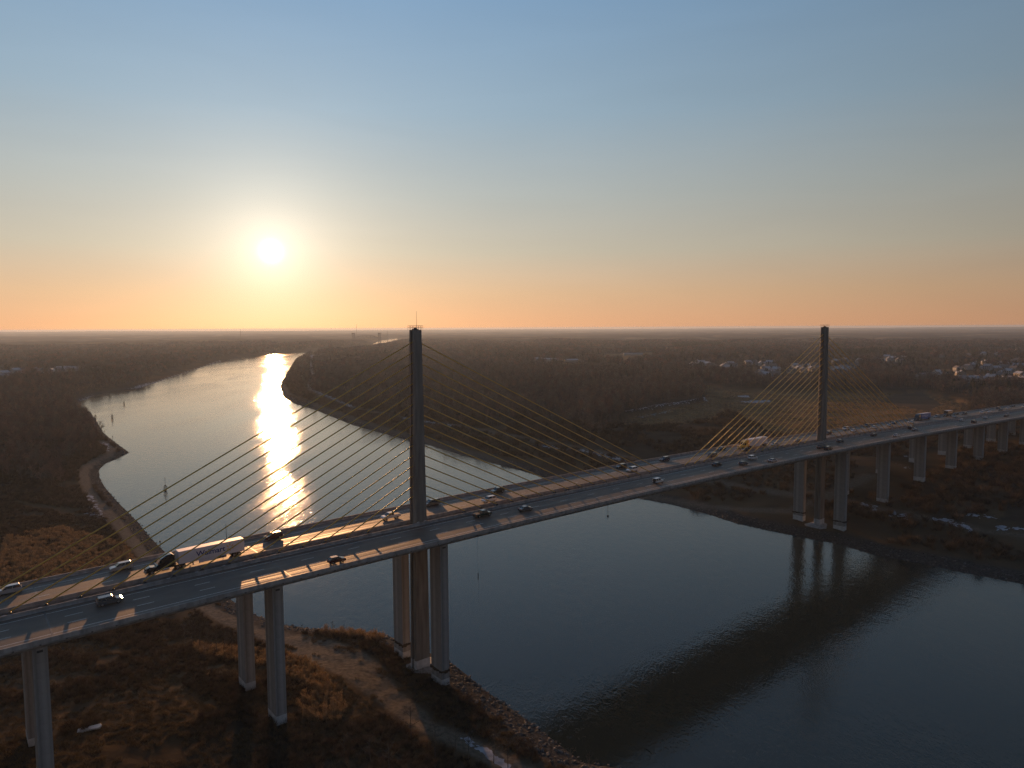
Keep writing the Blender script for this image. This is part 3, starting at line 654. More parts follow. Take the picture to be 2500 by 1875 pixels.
# brush, reeds and grass
def ring_scatter(name, poly_or_fn, r0, r1, area, coll, s0, s1, label, cat, a0=-42, a1=42):
    P = sector(r0, r1, area, a0, a1); d = shore_d(P); ok = poly_or_fn(P, d); P = P[ok]
    return scatter(name, P, rng.uniform(s0, s1, len(P)), coll, label, cat)
CLEAR = Z([(-100,1660),(200,1640),(420,1650),(560,1740),(640,1800),(560,1990),(-200,1990)], 9)
REEDS = [Z(p, z) for p, z in (([(10,1310),(150,1270),(300,1300),(360,1370),(300,1400),(120,1430),(-20,1450)], 9), ([(694,1580),(740,1600),(800,1650),(835,1705),(790,1715),(730,1680),(690,1640)], 6), ([(735,1700),(800,1690),(850,1720),(830,1760),(750,1770),(720,1740)], 7), ([(470,1560),(600,1560),(690,1590),(690,1625),(560,1610),(480,1590)], 7))]
def near_open(P, d): return side_left(P) & (d > 9) & (path_d(P) > 4.5 + 5*np.exp(-((P[:,0]-LPATH[17][0])**2+(P[:,1]-LPATH[17][1])**2)/700)) & (P[:,1] < 470)
ring_scatter('dry_brush', lambda P, d: near_open(P, d) & (~inside(CLEAR, P) | (vnoise(P, 14, 70) > .66)) & (vnoise(P, 11, 71) > np.where(clear_of_bridge(P, 24), .22, .45)), 110, 480, 1.8, 'brush_forms', .3, .95, 'tangled brown brush on the near left bank', 'brush', -50, 25)
def inreeds(P):
    m = np.zeros(len(P), bool)
    for f in REEDS: m |= inside(f, P)
    return m
ring_scatter('dry_brush', lambda P, d: side_left(P) & (d > 6) & (d < 75) & (path_d(P) > 3.5) & (P[:,1] > 380) & (P[:,1] < 1000) & (vnoise(P, 15, 78) > .2), 380, 1000, 5.0, 'brush_forms', .6, 1.5, 'brown brush edging the woods along the left shore', 'brush', -45, -10)
ring_scatter('dry_brush', lambda P, d: ~side_left(P) & (d > 7) & (d < 70) & (path_d(P) > 4) & (P[:,1] > 640) & (vnoise(P, 20, 79) > .2), 640, 2400, 22, 'brush_forms', 1.2, 2.6, 'brown brush covering the shore of the wooded bend', 'brush', -24, 0)
ring_scatter('dry_reeds', lambda P, d: (near_open(P, d) & inreeds(P) & (vnoise(P, 6, 72) > .2) & (rng.random(len(P)) < .8)) | (side_left(P) & (d > 3) & (d < 10) & (P[:,1] < 238) & (P[:,1] > 214) & (P[:,0] < -38) & (P[:,0] > -62) & (vnoise(P, 5, 73) > .35)), 110, 420, .75, 'reed_forms', .35, .9, 'golden dry reeds catching the low sun by the gravel track', 'reeds', -50, 25)
ring_scatter('dry_grass', lambda P, d: (near_open(P, d) & (vnoise(P, 7, 74) > .25)) | (side_left(P) & (d > 6) & (path_d(P) > 3.2) & (P[:,1] < 420) & (vnoise(P, 4, 77) > .55)), 110, 420, 1.3, 'grass_forms', .6, 1.3, 'rough dry grass on the near left bank', 'grass', -50, 25)
ring_scatter('dry_brush', lambda P, d: ~side_left(P) & (d > 12) & (path_d(P) > 4) & ~inside(MARSH, P) & ((d < 130) | inside(SHRUBLAND, P) | ~clear_of_bridge(P, 110)) & (vnoise(P, 26, 75) > np.where(clear_of_bridge(P, 26), .36, .58)), 240, 1000, 15, 'brush_forms', .8, 2.2, 'dark brown brush on the far bank around the bridge piers', 'brush', -30, 45)
ring_scatter('marsh_grass', lambda P, d: (inside(MARSH, P) | inside(MEADOW, P)) & ~inside(GRAVEL, P) & (vnoise(P, 30, 76) > .25) & ~np.any([inside(f, P) for f in WHITE_ICE], 0), 450, 1300, 16, 'marsh_grass_forms', 1.0, 2.2, 'tawny marsh grass on the open field behind the far pylon', 'grass', 0, 42)
# riprap along both shores
Q = []
for ch, a, b in ((LEFT_SHORE, 0, 34), (RIGHT_SHORE, 12, len(RIGHT_SHORE)-1)):
    for p, q in zip(ch[a:b], ch[a+1:b+1]):
        p, q = np.array(p), np.array(q); ln = np.linalg.norm(q-p); dist = np.linalg.norm((p+q)/2)
        if dist > 1300: continue
        n = int(ln*(15 if dist < 330 else 5.0)); u = rng.random(n)[:,None]; nr = np.array([-(q-p)[1], (q-p)[0]])/ln
        off = rng.uniform(-9, 9, n)[:,None]
        Q.append(p+(q-p)*u + nr*off)
Q = np.concatenate(Q); d = shore_d(Q); Q = Q[(d > -1.2) & (d < 8.0) & (path_d(Q) > 3)]
scatter('riprap_stones', Q, rng.uniform(.35,1.25,len(Q)), 'rock_forms', 'grey riprap stones piled along the water edge', 'stones', tilt=.6)

# ------------------------------------------------------------------ single trees on the near bank
def row(items, label):                                # every tree of a row gets its place in it
    srt = sorted(items); return [(p, h, f'{["leftmost","second from left","third from left","fourth from left","fifth from left","sixth from left","seventh from left","eighth from left","rightmost"][srt.index((p, h)) if srt.index((p, h)) < len(srt)-1 else 8]}, {label}') for p, h in items]
def single_tree(px, z, h, label, group):
    x, y = at(*px, z); zz = hz(x, y)
    e = empty('bare_tree', (x, y, zz), random.uniform(0,6.28)); tag(e, label, 'tree', group)
    w, t_ = bare_tree(h, 95, .05, 5, (.9,2.2), 10)
    w.build('trunk', BARK, e); t_.build('crown', TWIG, e)
for px, h, lb in row((((470,1553),8),((486,1560),9),((507,1567),8.5),((528,1573),9.5),((548,1577),8),((566,1583),9),((500,1600),7),((452,1560),7.5),((600,1570),6.5)), 'slender sapling just beyond the deck by the gravel track'):
    single_tree(px, 8, h, lb, 'saplings beyond the deck')
for px, h, lb in (((1003,1790),9.5,'tallest bare tree beside the wide end of the gravel track'), ((1062,1838),10,'leaning bare tree at the bottom edge, left of the snow strip'), ((1110,1832),8,'slim bare tree just left of the snow strip'), ((1143,1846),8.5,'bare tree standing against the strip of snow'), ((1205,1836),7,'small bare tree right of the snow strip')):
    single_tree(px, 6, h, lb, None)
for px, h, lb in row((((1262,1838),6.5),((1300,1852),7.5),((1345,1846),5.5),((1392,1862),6),((1440,1868),5.5),((1240,1868),7)), 'low leafless tree on the shore slope at the bottom edge'):
    single_tree(px, 4, h, lb, 'shore trees at the bottom edge')
for px, h, lb in row((((905,1860),6.5),((950,1875),7),((840,1850),5.5)), 'thicket tree in the brush left of the bottom snow strip'):
    single_tree(px, 7, h, lb, 'thicket trees in the brown brush')
for px, h, lb in row((((578,1475),3.2),((738,1543),2.6),((812,1532),3.4),((838,1535),2.4)), 'small leafless bush at the water edge behind the columns'):
    single_tree(px, 2, h, lb, 'water edge bushes')
# white slab lying in the clearing
x, y = at(218, 1768, 12); mb = MB()
random.seed(3)
top = [(-2.3,-.75),(-1.2,-.9),(.4,-.72),(2.2,-.85),(2.4,.1),(2.1,.75),(.2,.65),(-1.0,.8),(-2.35,.55)]
mb.rings([[(a,b,0) for a,b in top], [(a,b,.28) for a,b in top], [(a*.97,b*.95,.34) for a,b in top]])
o = mb.build('concrete_slab', PAINT, loc=(x, y, hz(x,y)+.25)); o.rotation_euler = (R(4), R(-3), R(22)); tag(o, 'broken pale concrete slab lying in the clearing by the leftmost column', 'slab')

# ------------------------------------------------------------------ channel markers in the canal
def marker(px, h, label, group=None, pole=False):
    x, y = at(*px, 0); e = empty('channel_marker', (x, y, 0), .4); tag(e, label, 'marker', group)
    if pole:
        MB().tube((0,0,-2), (0,0,h), .16, .10).build('pole', TIMBER, e); MB().box(-.3,.3,-.05,.05,h-.9,h-.1).build('board', STEEL_D, e); return
    k = h/8.5
    for i in range(6):
        a = i*math.pi/3; c, s = math.cos(a), math.sin(a)
        mb = MB()
        for (r0, z0), (r1, z1) in (((.5,0),(1.0,1.0)), ((1.0,1.0),(1.0,2.6)), ((1.0,2.6),(.25,4.0))): mb.tube((c*r0*k,s*r0*k,z0*k), (c*r1*k,s*r1*k,z1*k), .11*k, n=5)
        mb.build('cage_bar', STEEL_D, e)
    MB().tube((0,0,-2), (0,0,h), .15*k, .07*k).build('mast', STEEL_D, e)
    MB().tube((0,0,-.6), (0,0,.55*k), .75*k, .62*k, 10).build('float', STEEL_D, e)
    MB().box(-.22*k,.22*k,-.22*k,.22*k,h-.1,h+.35*k).build('lantern', STEEL_D, e)
marker((404,1199), 8.2, 'caged channel marker with tall mast in open water near the left bank')
marker((274,1022), 9.5, 'caged channel marker in the inlet, middle one of the distant three')
marker((303,988), 8.5, 'farthest small channel marker under the wooded far shore')
marker((233,1022), 9.0, 'distant channel marker close against the leafless point at left')
marker((255,1062), 4.0, 'thin timber post on the shore beyond the left point', None, True)
marker((275,1076), 4.5, 'timber post with board on the tip side of the left point', None, True)
marker((303,1252), 2.6, 'short post on the riprap below the lone near marker', None, True)
marker((391,1335), 3.0, 'short post on the riprap just above the white trailer', None, True)

# ------------------------------------------------------------------ houses
WALLS = [M('white_siding', (.34,.335,.33), .7, var=.06, scale=.3), M('cream_siding', (.36,.32,.27), .7, var=.06, scale=.3), M('grey_siding', (.25,.26,.275), .7, var=.06, scale=.3), M('tan_brick', (.33,.23,.17), .8, var=.12, scale=1)]
ROOFS = [M('grey_shingle', (.20,.20,.21), .6, var=.2, scale=.6), M('pale_shingle', (.33,.34,.36), .55, var=.2, scale=.6), M('brown_shingle', (.14,.115,.10), .7, var=.2, scale=.6)]
PANE = M('window_glass', (.03,.035,.04), .08, spec=.6); DOORM = M('painted_door', (.13,.05,.04), .5)
def house_meshes(k):
    L, D, hw, hr = random.uniform(11,16), random.uniform(8.5,10.5), random.uniform(5.0,6.2), random.uniform(2.8,3.8); x, y = L/2, D/2
    wm_ = MB().add([(-x,-y,-1),(x,-y,-1),(x,y,-1),(-x,y,-1),(-x,-y,hw),(x,-y,hw),(x,y,hw),(-x,y,hw),(-x,0,hw+hr),(x,0,hw+hr)], [(0,1,5,4),(2,3,7,6),(1,2,6,9,5),(3,0,4,8,7)])
    gx, gy = x, y*.75                                   # garage wing with its own gable
    wm_.add([(gx,-gy,-1),(gx+6,-gy,-1),(gx+6,gy,-1),(gx,gy,-1),(gx,-gy,3),(gx+6,-gy,3),(gx+6,gy,3),(gx,gy,3),(gx+6,0,5.4),(gx,0,5.4)], [(0,1,5,4),(2,3,7,6),(1,2,6,8,5)])
    def roof(x0, x1, yy, z0, zt, ov=.45):
        r = MB(); dz = (zt-z0)/yy*ov
        for s in (1, -1):
            a = [(x0-ov, s*(yy+ov), z0-dz), (x1+ov, s*(yy+ov), z0-dz), (x1+ov, 0, zt), (x0-ov, 0, zt)]
            r.rings([a, [(p[0], p[1], p[2]+.22) for p in a]])
        return r
    rf = roof(-x, x, y, hw, hw+hr); rf2 = roof(x+.5, x+6, gy, 3, 5.4)
    rf.add(rf2.v, rf2.f)
    ch = MB().box(-x*.5-.5, -x*.5+.5, -.4, .4, hw+hr*.5, hw+hr+1.3)
    win = []
    for s in (1, -1):
        for fl in (1.0, 3.4):
            for i in range(4):
                cx = -x+L*(i+.5)/4; win.append((cx, s*(y+.02), fl))
    return wm_, rf, ch, win
HOUSES = [house_meshes(k) for k in range(5)]
hm = []
for k, (a, b, c, w) in enumerate(HOUSES):
    pane = MB().box(-.55,.55,-.05,.05,0,1.4).mesh('window', PANE)
    hm.append(([a.mesh('wall', m_) for m_ in WALLS], [b.mesh('roof', m_) for m_ in ROOFS], c.mesh('chimney', WALLS[3]), pane, w))
def house(px, label, group, k, wcol=0, rcol=0, z=13, sc=1.0, windows=True, cat='house', name='house'):
    x, y = at(*px, z); e = empty(name, (x, y, hz(x, y)), random.choice((.3,1.1,1.9,2.6,3.6,4.5))+random.uniform(-.25,.25)); e.scale = (sc*1.15,)*3; tag(e, label, cat, group)
    ws, rs, ch, pn, wins = hm[k % 5]
    wl_ = share('wall', ws[wcol % 4], e); r_ = share('roof', rs[rcol % 3], e); share('chimney', ch, r_)
    if windows:
        for w in wins: share('window', pn, wl_, w)
ORD = ['leftmost','second','third','fourth','fifth','sixth','seventh','eighth','ninth','tenth','eleventh','twelfth','thirteenth','fourteenth']
def ordinal(k, n): return 'leftmost' if k == 0 else ('rightmost' if k == n-1 else ORD[k]+' from left')
i = 0
def block(pxs, label, group, wl_=(0,0,2,1,0), z=13, sc=1.0, windows=True):
    global i
    srt = sorted(pxs)
    for p in pxs: house(p, f'{ordinal(srt.index(p), len(srt))}, {label}', group, i*7 % 5, wl_[i % len(wl_)], (1,0,1,2)[i % 4], z, sc, windows); i += 1
block([(1690,894),(1702,889),(1712,891),(1735,897),(1728,893)], 'pale house in the group farthest left of the far pylon', 'houses farthest left of the far pylon', z=13)
block([(1765,900),(1778,903),(1790,899),(1783,893),(1772,895)], 'white house in the middle group left of the far pylon', 'houses in the middle group left of the far pylon')
block([(1826,891),(1840,890),(1858,893),(1866,903),(1880,890),(1888,899),(1872,908),(1860,916),(1870,922),(1890,920),(1880,913),(1855,922),(1895,908)], 'white house in the tight cluster behind the far stays', 'tight cluster of white houses at the far pylon stays', (0,0,0,2))
block([(1933,911),(1948,906),(1960,909),(1966,900),(1985,898),(1978,906),(1996,903),(1940,898)], 'pale house just left of the far pylon shaft', 'houses just left of the far pylon shaft')
block([(2032,905),(2048,908),(2058,903),(2073,907),(2086,898),(2100,889),(2062,886),(2040,889)], 'pale house just right of the far pylon shaft', 'houses just right of the far pylon shaft')
block([(2135,884),(2152,888),(2170,884),(2180,879),(2192,886),(2205,879),(2130,877),(2165,877)], 'grey house in the suburb between far pylon and right edge', 'houses in the wooded suburb', (2,1,0), windows=False)
block([(2272,921),(2288,914),(2250,925),(2300,920)], 'small house beside the yellow lawns right of the far pylon', 'houses beside the yellow lawns')
block([(2337,907),(2345,916),(2356,931),(2372,933),(2386,931),(2396,934),(2362,903),(2370,897),(2382,894)], 'house at the left side of the large right suburb', 'houses at the left side of the right edge suburb', (1,0,2,0))
block([(2404,889),(2412,903),(2422,926),(2436,919),(2430,908),(2448,931),(2440,897),(2452,905),(2462,893)], 'house in the middle of the large right suburb', 'houses in the middle of the right edge suburb', (0,2,1))
block([(2470,931),(2461,914),(2476,909),(2486,901),(2494,894),(2490,920),(2484,884),(2497,932)], 'house touching the right edge of the picture', 'houses along the right edge', (2,0,1))
block([(2300,872),(2330,868),(2365,870),(2400,866),(2440,868),(2480,862),(2270,870)], 'tiny pale house above the right edge suburb near the skyline', 'tiny houses near the skyline', z=13, windows=False)
block([(10,919),(16,927),(38,915),(60,913),(80,909),(95,913),(126,914),(140,912),(150,909),(163,908),(180,909),(204,912),(236,912)], 'pale house in the woods of the left bank', 'houses in the left bank woods', (0,2,0), windows=False)
def shed(px, ln, label, rc=1, z=13):
    x, y = at(*px, z); e = empty('farm_shed', (x, y, hz(x, y)), .05); tag(e, label, 'shed'); w = 7
    MB().box(-ln/2, ln/2, -w, w, -1, 4.5).build('wall', WALLS[0], e)
    MB().prism([(0,0)], 0, 0) if False else None
    mb = MB()
    for s in (1,-1):
        a = [(-ln/2-.6, s*(w+.6), 4.4), (ln/2+.6, s*(w+.6), 4.4), (ln/2+.6, 0, 7.0), (-ln/2-.6, 0, 7.0)]; mb.rings([a, [(q[0],q[1],q[2]+.25) for q in a]])
    mb.build('roof', ROOFS[rc], e)
shed((1250,880), 60, 'long pale shed at the left end of the row beyond the woods')
shed((1303,878), 45, 'short pale shed second in the row beyond the woods')
shed((1350,879), 55, 'long pale shed third in the row beyond the woods')
shed((1402,882), 50, 'pale shed at the right end of the row beyond the woods')
shed((1545,866), 60, 'blue-grey roofed shed between the two tan fields', 0)

# ------------------------------------------------------------------ distant lift bridge
xa, ya = at(863, 836, 4); xb, yb = at(927, 836, 4)
e = empty('lift_bridge', ((xa+xb)/2, (ya+yb)/2, 0), math.atan2(yb-ya, xb-xa)); tag(e, 'faint steel lift bridge with two towers far up the canal', 'bridge')
hl = math.hypot(xb-xa, yb-ya)/2; DH = 26
for s in (-1, 1):
    mb = MB()
    for y in (-6, 6):
        for x in (-7, 7): mb.box(s*hl+x-1.2, s*hl+x+1.2, y-1.2, y+1.2, -3, 62)
    for z in (8, 26, 44):
        for y in (-6, 6): mb.tube((s*hl-7, y, z), (s*hl+7, y, z+16), .7, n=4).tube((s*hl+7, y, z), (s*hl-7, y, z+16), .7, n=4)
    mb.build('tower', STEEL_D, e); MB().box(s*hl-9, s*hl+9, -8, 8, 62.1, 70).build('machine_house', STEEL_D, e)
n = 12; topz = lambda u: DH + 12 + 14*(1-(2*u-1)**2)
for y in (-5, 5):
    mb = MB()
    for k in range(n):
        x0, x1 = -hl+8+(2*hl-16)*k/n, -hl+8+(2*hl-16)*(k+1)/n
        mb.tube((x0,y,topz(k/n)), (x1,y,topz((k+1)/n)), 1.4, n=4)
    mb.build('top_chord', STEEL_D, e)
    for k in range(n+1):
        x0 = -hl+8+(2*hl-16)*k/n; MB().tube((x0,y,DH), (x0,y,topz(k/n)), .8, n=4).build('hanger', STEEL_D, e)
        if k < n: MB().tube((x0,y,DH if k%2 else topz(k/n)), (-hl+8+(2*hl-16)*(k+1)/n,y,topz((k+1)/n) if k%2 else DH), .8, n=4).build('diagonal', STEEL_D, e)
MB().box(-hl-60, hl+60, -6, 6, DH-3, DH).build('deck', STEEL_D, e)
for px, h, lb in (((588,838), 75, 'thin radio mast on the skyline right of the sun'), ((871,832), 110, 'thin radio mast behind the distant lift bridge'), ((946,832), 90, 'thin radio mast right of the distant lift bridge')):
    x, y = at(*px, 12); e = empty('radio_mast', (x, y, hz(x, y))); tag(e, lb, 'mast')
    MB().tube((0,0,-2), (0,0,h), 1.6, .5, 5).build('shaft', STEEL_D, e); MB().box(-2.2,2.2,-.5,.5,h*.8,h*.8+2).build('aerial', STEEL_D, e)
# ------------------------------------------------------------------ traffic
TYRE = M('tyre_rubber', (.02,.02,.02), .8, var=.2, scale=4); RIM = M('alloy_rim', (.35,.35,.36), .35, metal=.8, var=.1, scale=4)
GLASS = M('tinted_glass', (.012,.014,.016), .06, spec=.7, var=.1, scale=1); LAMP = M('lamp_lens', (.75,.74,.70), .12, var=.05, scale=5); TAIL = M('tail_lens', (.30,.012,.01), .2, var=.1, scale=5)
CHASSIS = M('black_chassis', (.018,.018,.02), .6, var=.2, scale=3); CHROME = M('dull_chrome', (.5,.5,.5), .25, metal=.9, var=.05, scale=3)
def paint(n, c, r=.22):
    m = M(n, c, r, var=.06, scale=1.5, spec=.5); m.node_tree.nodes['Principled BSDF'].inputs['Coat Weight'].default_value = .5; return m
CP = {'black': paint('black_paint', (.012,.012,.014)), 'white': paint('white_paint', (.68,.68,.67), .3), 'silver': paint('silver_paint', (.36,.37,.38), .28), 'grey': paint('grey_paint', (.11,.115,.12)), 'navy': paint('navy_paint', (.018,.028,.06)), 'maroon': paint('maroon_paint', (.06,.012,.012)), 'green': paint('dark_green_paint', (.02,.035,.028)), 'gold': paint('gold_paint', (.78,.40,.02), .4), 'brown': paint('brown_paint', (.06,.04,.03)), 'bronze': paint('bronze_paint', (.13,.10,.075)), 'sky': paint('blue_trailer_paint', (.03,.13,.38), .45), 'van': paint('van_grey_paint', (.17,.16,.14))}
def loft(prof, w, bev=.09, taper=0.0):                # side outline -> rounded slab
    cx = sum(p[0] for p in prof)/len(prof); cz = sum(p[1] for p in prof)/len(prof)
    sh = lambda k, y: [(cx+(x-cx)*k, y*(1-taper*max(0,(z-cz))), cz+(z-cz)*k) for x, z in prof]
    return MB().rings([sh(.955,-w/2), sh(1,-w/2+bev), sh(1,w/2-bev), sh(.955,w/2)])
def cabin(base, top, w0, w1):                          # glasshouse: lower outline (x0,x1,z), upper (x0,x1,z)
    (a,b,z0), (c,d,z1) = base, top
    return MB().add([(a,-w0/2,z0),(b,-w0/2,z0),(b,w0/2,z0),(a,w0/2,z0),(c,-w1/2,z1),(d,-w1/2,z1),(d,w1/2,z1),(c,w1/2,z1)], [(0,1,5,4),(1,2,6,5),(2,3,7,6),(3,0,4,7),(4,5,6,7)])
def roofcap(c, d, z, w, h=.07):
    return MB().add([(c,-w/2,z),(d,-w/2,z),(d,w/2,z),(c,w/2,z),(c+.12,-w/2+.1,z+h),(d-.12,-w/2+.1,z+h),(d-.12,w/2-.1,z+h),(c+.12,w/2-.1,z+h)], [(0,1,5,4),(1,2,6,5),(2,3,7,6),(3,0,4,7),(4,5,6,7)])
KIND = {
 'sedan': dict(w=1.82, body=[(-2.35,.42),(-2.38,.78),(-2.2,.98),(-1.5,1.03),(.95,.98),(2.0,.86),(2.32,.70),(2.36,.42),(2.2,.26),(-2.2,.26)], cab=((-1.75,1.15,.98),(-1.0,.35,1.42)), wb=(-1.38,1.40), r=.33),
 'hatch': dict(w=1.80, body=[(-2.0,.42),(-2.05,.85),(-1.9,1.05),(.9,1.0),(1.8,.88),(2.08,.72),(2.12,.42),(2.0,.26),(-1.9,.26)], cab=((-1.95,1.1,1.0),(-1.45,.25,1.50)), wb=(-1.25,1.28), r=.33),
 'suv': dict(w=1.95, body=[(-2.38,.48),(-2.42,.95),(-2.3,1.18),(1.0,1.14),(2.05,1.02),(2.38,.85),(2.42,.48),(2.25,.32),(-2.25,.32)], cab=((-2.32,1.2,1.14),(-1.95,.45,1.74)), wb=(-1.45,1.48), r=.38),
 'van': dict(w=1.98, body=[(-2.5,.42),(-2.55,.95),(-2.45,1.15),(1.3,1.10),(2.25,.95),(2.55,.75),(2.58,.42),(2.4,.28),(-2.4,.28)], cab=((-2.48,1.85,1.10),(-2.15,.75,1.80)), wb=(-1.55,1.55), r=.35),
 'pickup': dict(w=2.0, body=[(-2.85,.55),(-2.88,1.12),(-.55,1.14),(-.55,1.14),(1.35,1.16),(2.5,1.08),(2.82,.9),(2.86,.52),(2.6,.38),(-2.7,.38)], cab=((-.75,1.55,1.14),(-.55,.85,1.85)), wb=(-1.75,1.85), r=.41, bed=True),
 'jeep': dict(w=1.85, body=[(-2.0,.55),(-2.02,1.12),(.7,1.12),(1.75,1.10),(1.95,.98),(1.98,.6),(1.8,.45),(-1.9,.45)], cab=((-1.98,.75,1.12),(-1.92,.45,1.82)), wb=(-1.25,1.35), r=.42, spare=True)}
_wheel = {}
def wheel_meshes(r, w=.24):
    k = (round(r,3), w)
    if k not in _wheel: _wheel[k] = (MB().tube((0,-w/2,0), (0,w/2,0), r, n=16).mesh('tyre', TYRE), MB().tube((0,-w/2-.015,0), (0,w/2+.015,0), r*.6, n=10).mesh('rim', RIM))
    return _wheel[k]
def wheels(e, xs, r, half, w=.24, parts=True):
    ty, rm = wheel_meshes(r, w)
    for x in xs:
        for s in (1,-1):
            o = share('wheel', ty, e, (x, s*half, r))
            if parts: share('rim', rm, o)
_cars = {}
def car_set(kind, col, roofcol=None):
    key = (kind, col, roofcol)
    if key in _cars: return _cars[key]
    k = KIND[kind]; w = k['w']; (a,b,z0), (c,d,z1) = k['cab']; pm = CP[col]; rp = CP[roofcol or col]
    S = []
    S.append(('body', loft(k['body'], w).mesh('body', pm)))
    S.append(('window_glass', cabin((a,b,z0-.03), (c,d,z1), w-.12, w-.46).mesh('window_glass', GLASS if kind != 'jeep' else CP['black'])))
    S.append(('roof', roofcap(c-.1, d+.1, z1-.01, w-.42).mesh('roof', rp)))
    pil = MB()
    for s in (1,-1):
        y0, y1 = s*(w/2-.055), s*(w/2-.225)
        for x0, x1 in ((a,c), (b,d), ((a+b)/2-.1,(c+d)/2-.1)): pil.tube((x0,y0,z0-.02), (x1,y1,z1), .045, n=4)
    S.append(('window_pillar', pil.mesh('window_pillar', rp)))
    fx = max(p[0] for p in k['body']); bx = min(p[0] for p in k['body']); hzt = k['body'][0][1]+.30
    hl_ = MB().box(-.06,.03,-.2,.2,-.09,.09).mesh('headlight', LAMP); tl_ = MB().box(-.03,.06,-.16,.16,-.13,.13).mesh('taillight', TAIL)
    for s in (1,-1): S.append(('headlight', hl_, (fx-.05, s*(w/2-.33), hzt-.02))); S.append(('taillight', tl_, (bx+.02, s*(w/2-.28), hzt+.1)))
    S.append(('bumper', MB().box(bx-.02, bx+.14, -w/2+.1, w/2-.1, .38, .56).mesh('bumper', CHASSIS)))
    if k.get('bed'): S.append(('cargo_bed', MB().box(-2.72,-.72,-w/2+.16,w/2-.16,1.12,1.155).mesh('cargo_bed', CHASSIS)))
    if k.get('spare'): S.append(('spare_wheel', MB().tube((-2.03,0,.98), (-2.28,0,.98), .40, n=14).mesh('spare_wheel', TYRE)))
    for s in (1,-1): S.append(('side_mirror', MB().box(b-.45,b-.25,s*(w/2+.01)-.09,s*(w/2+.01)+.09,z0+.02,z0+.18).mesh('side_mirror', CHASSIS)))
    _cars[key] = (S, k); return _cars[key]
def on_road(px, side):
    d = ray(*px); z = 44.0
    for _ in range(60):
        kk = (z-H)/d.z; t, o = to_bridge(d.x*kk, d.y*kk); z = .5*z+.5*(zr(t)+crown(min(max(abs(o),2),18)))
    return t, o
def place(name, t, o, fwd):
    p = Wp(t, o); e = empty(name, (p.x, p.y, zr(t)+crown(o)+.01), TH + (0 if fwd > 0 else math.pi), -math.atan(slope(t))*fwd); e.rotation_euler.x = .02; return e
def car(px, kind, col, label, roofcol=None):
    t, o = on_road(px, 0); near = o > 0
    if t > 400: o = (1 if px in NEARSET else -1)*min(max(abs(o)-2, 6), 14); near = px in NEARSET
    o = o-.75; o = min(max(o, 4.4), 16.6) if near else max(min(o, -4.4), -16.6)
    nm = {'sedan':'sedan_car','hatch':'hatchback_car','suv':'sport_utility_car','van':'passenger_van','pickup':'pickup_truck','jeep':'open_top_jeep'}[kind].replace('open_top_jeep','off_road_car')
    e = place(nm, t, o, 1 if near else -1); tag(e, label, {'van':'van','pickup':'pickup'}.get(kind, 'car'), 'traffic on the near carriageway' if near else 'traffic on the far carriageway')
    S, k = car_set(kind, col, roofcol)
    for s in S: share(s[0], s[1], e, s[2] if len(s) > 2 else (0,0,0))
    wheels(e, k['wb'], k['r'], k['w']/2-.13)
NEAR = [((269.5,1476.6),'suv','grey','dark grey SUV on the near carriageway, leftmost there'), ((825,1375),'hatch','maroon','dark maroon hatchback on the near shoulder left of the near pylon'), ((1181.6,1262),'pickup','green','dark pickup with empty bed just right of the near pylon'), ((1286.8,1248),'sedan','grey','dark grey coupe on the near carriageway right of the dark pickup'),
 ((1610.6,1180),'jeep','white','white jeep-shaped car with black top alone at mid span'), ((1754,1138),'sedan','black','black sedan on the near carriageway, left of the white SUV'), ((1818.6,1135.7),'hatch','grey','dark hatchback on the near carriageway just below the white SUV'), ((1841,1122),'suv','white','white SUV on the near carriageway before the far pylon'), ((1890,1128.5),'sedan','silver','silver sedan in the near outer lane before the far pylon'),
 ((2007.8,1095.6),'sedan','black','black sedan half hidden behind a black SUV below the far pylon'), ((2025.4,1099),'suv','black','black SUV in the outer lane below the far pylon'), ((2054.6,1080),'sedan','grey','dark sedan just right of the far pylon foot'), ((2136.7,1065),'sedan','black','black sedan in the near inner lane above the first approach column'), ((2192,1066.5),'sedan','white','white sedan in the near outer lane above the first approach columns'),
 ((2227.5,1047.8),'suv','black','black car beside a silver car on the near carriageway'), ((2237.8,1051.8),'sedan','silver','silver car just in front of a black car on the near carriageway'), ((2348.6,1028),'sedan','white','white car in the near inner lane left of a black SUV near the right edge'), ((2381,1032.8),'suv','black','black SUV in the near outer lane near the right edge'), ((2416.6,1022.5),'sedan','white','small white car right of the black SUV on the near approach'), ((2468,1019),'sedan','black','small black car on the near carriageway at the right edge'), ((2472,1014.6),'sedan','silver','small silver car behind the black car at the right edge')]
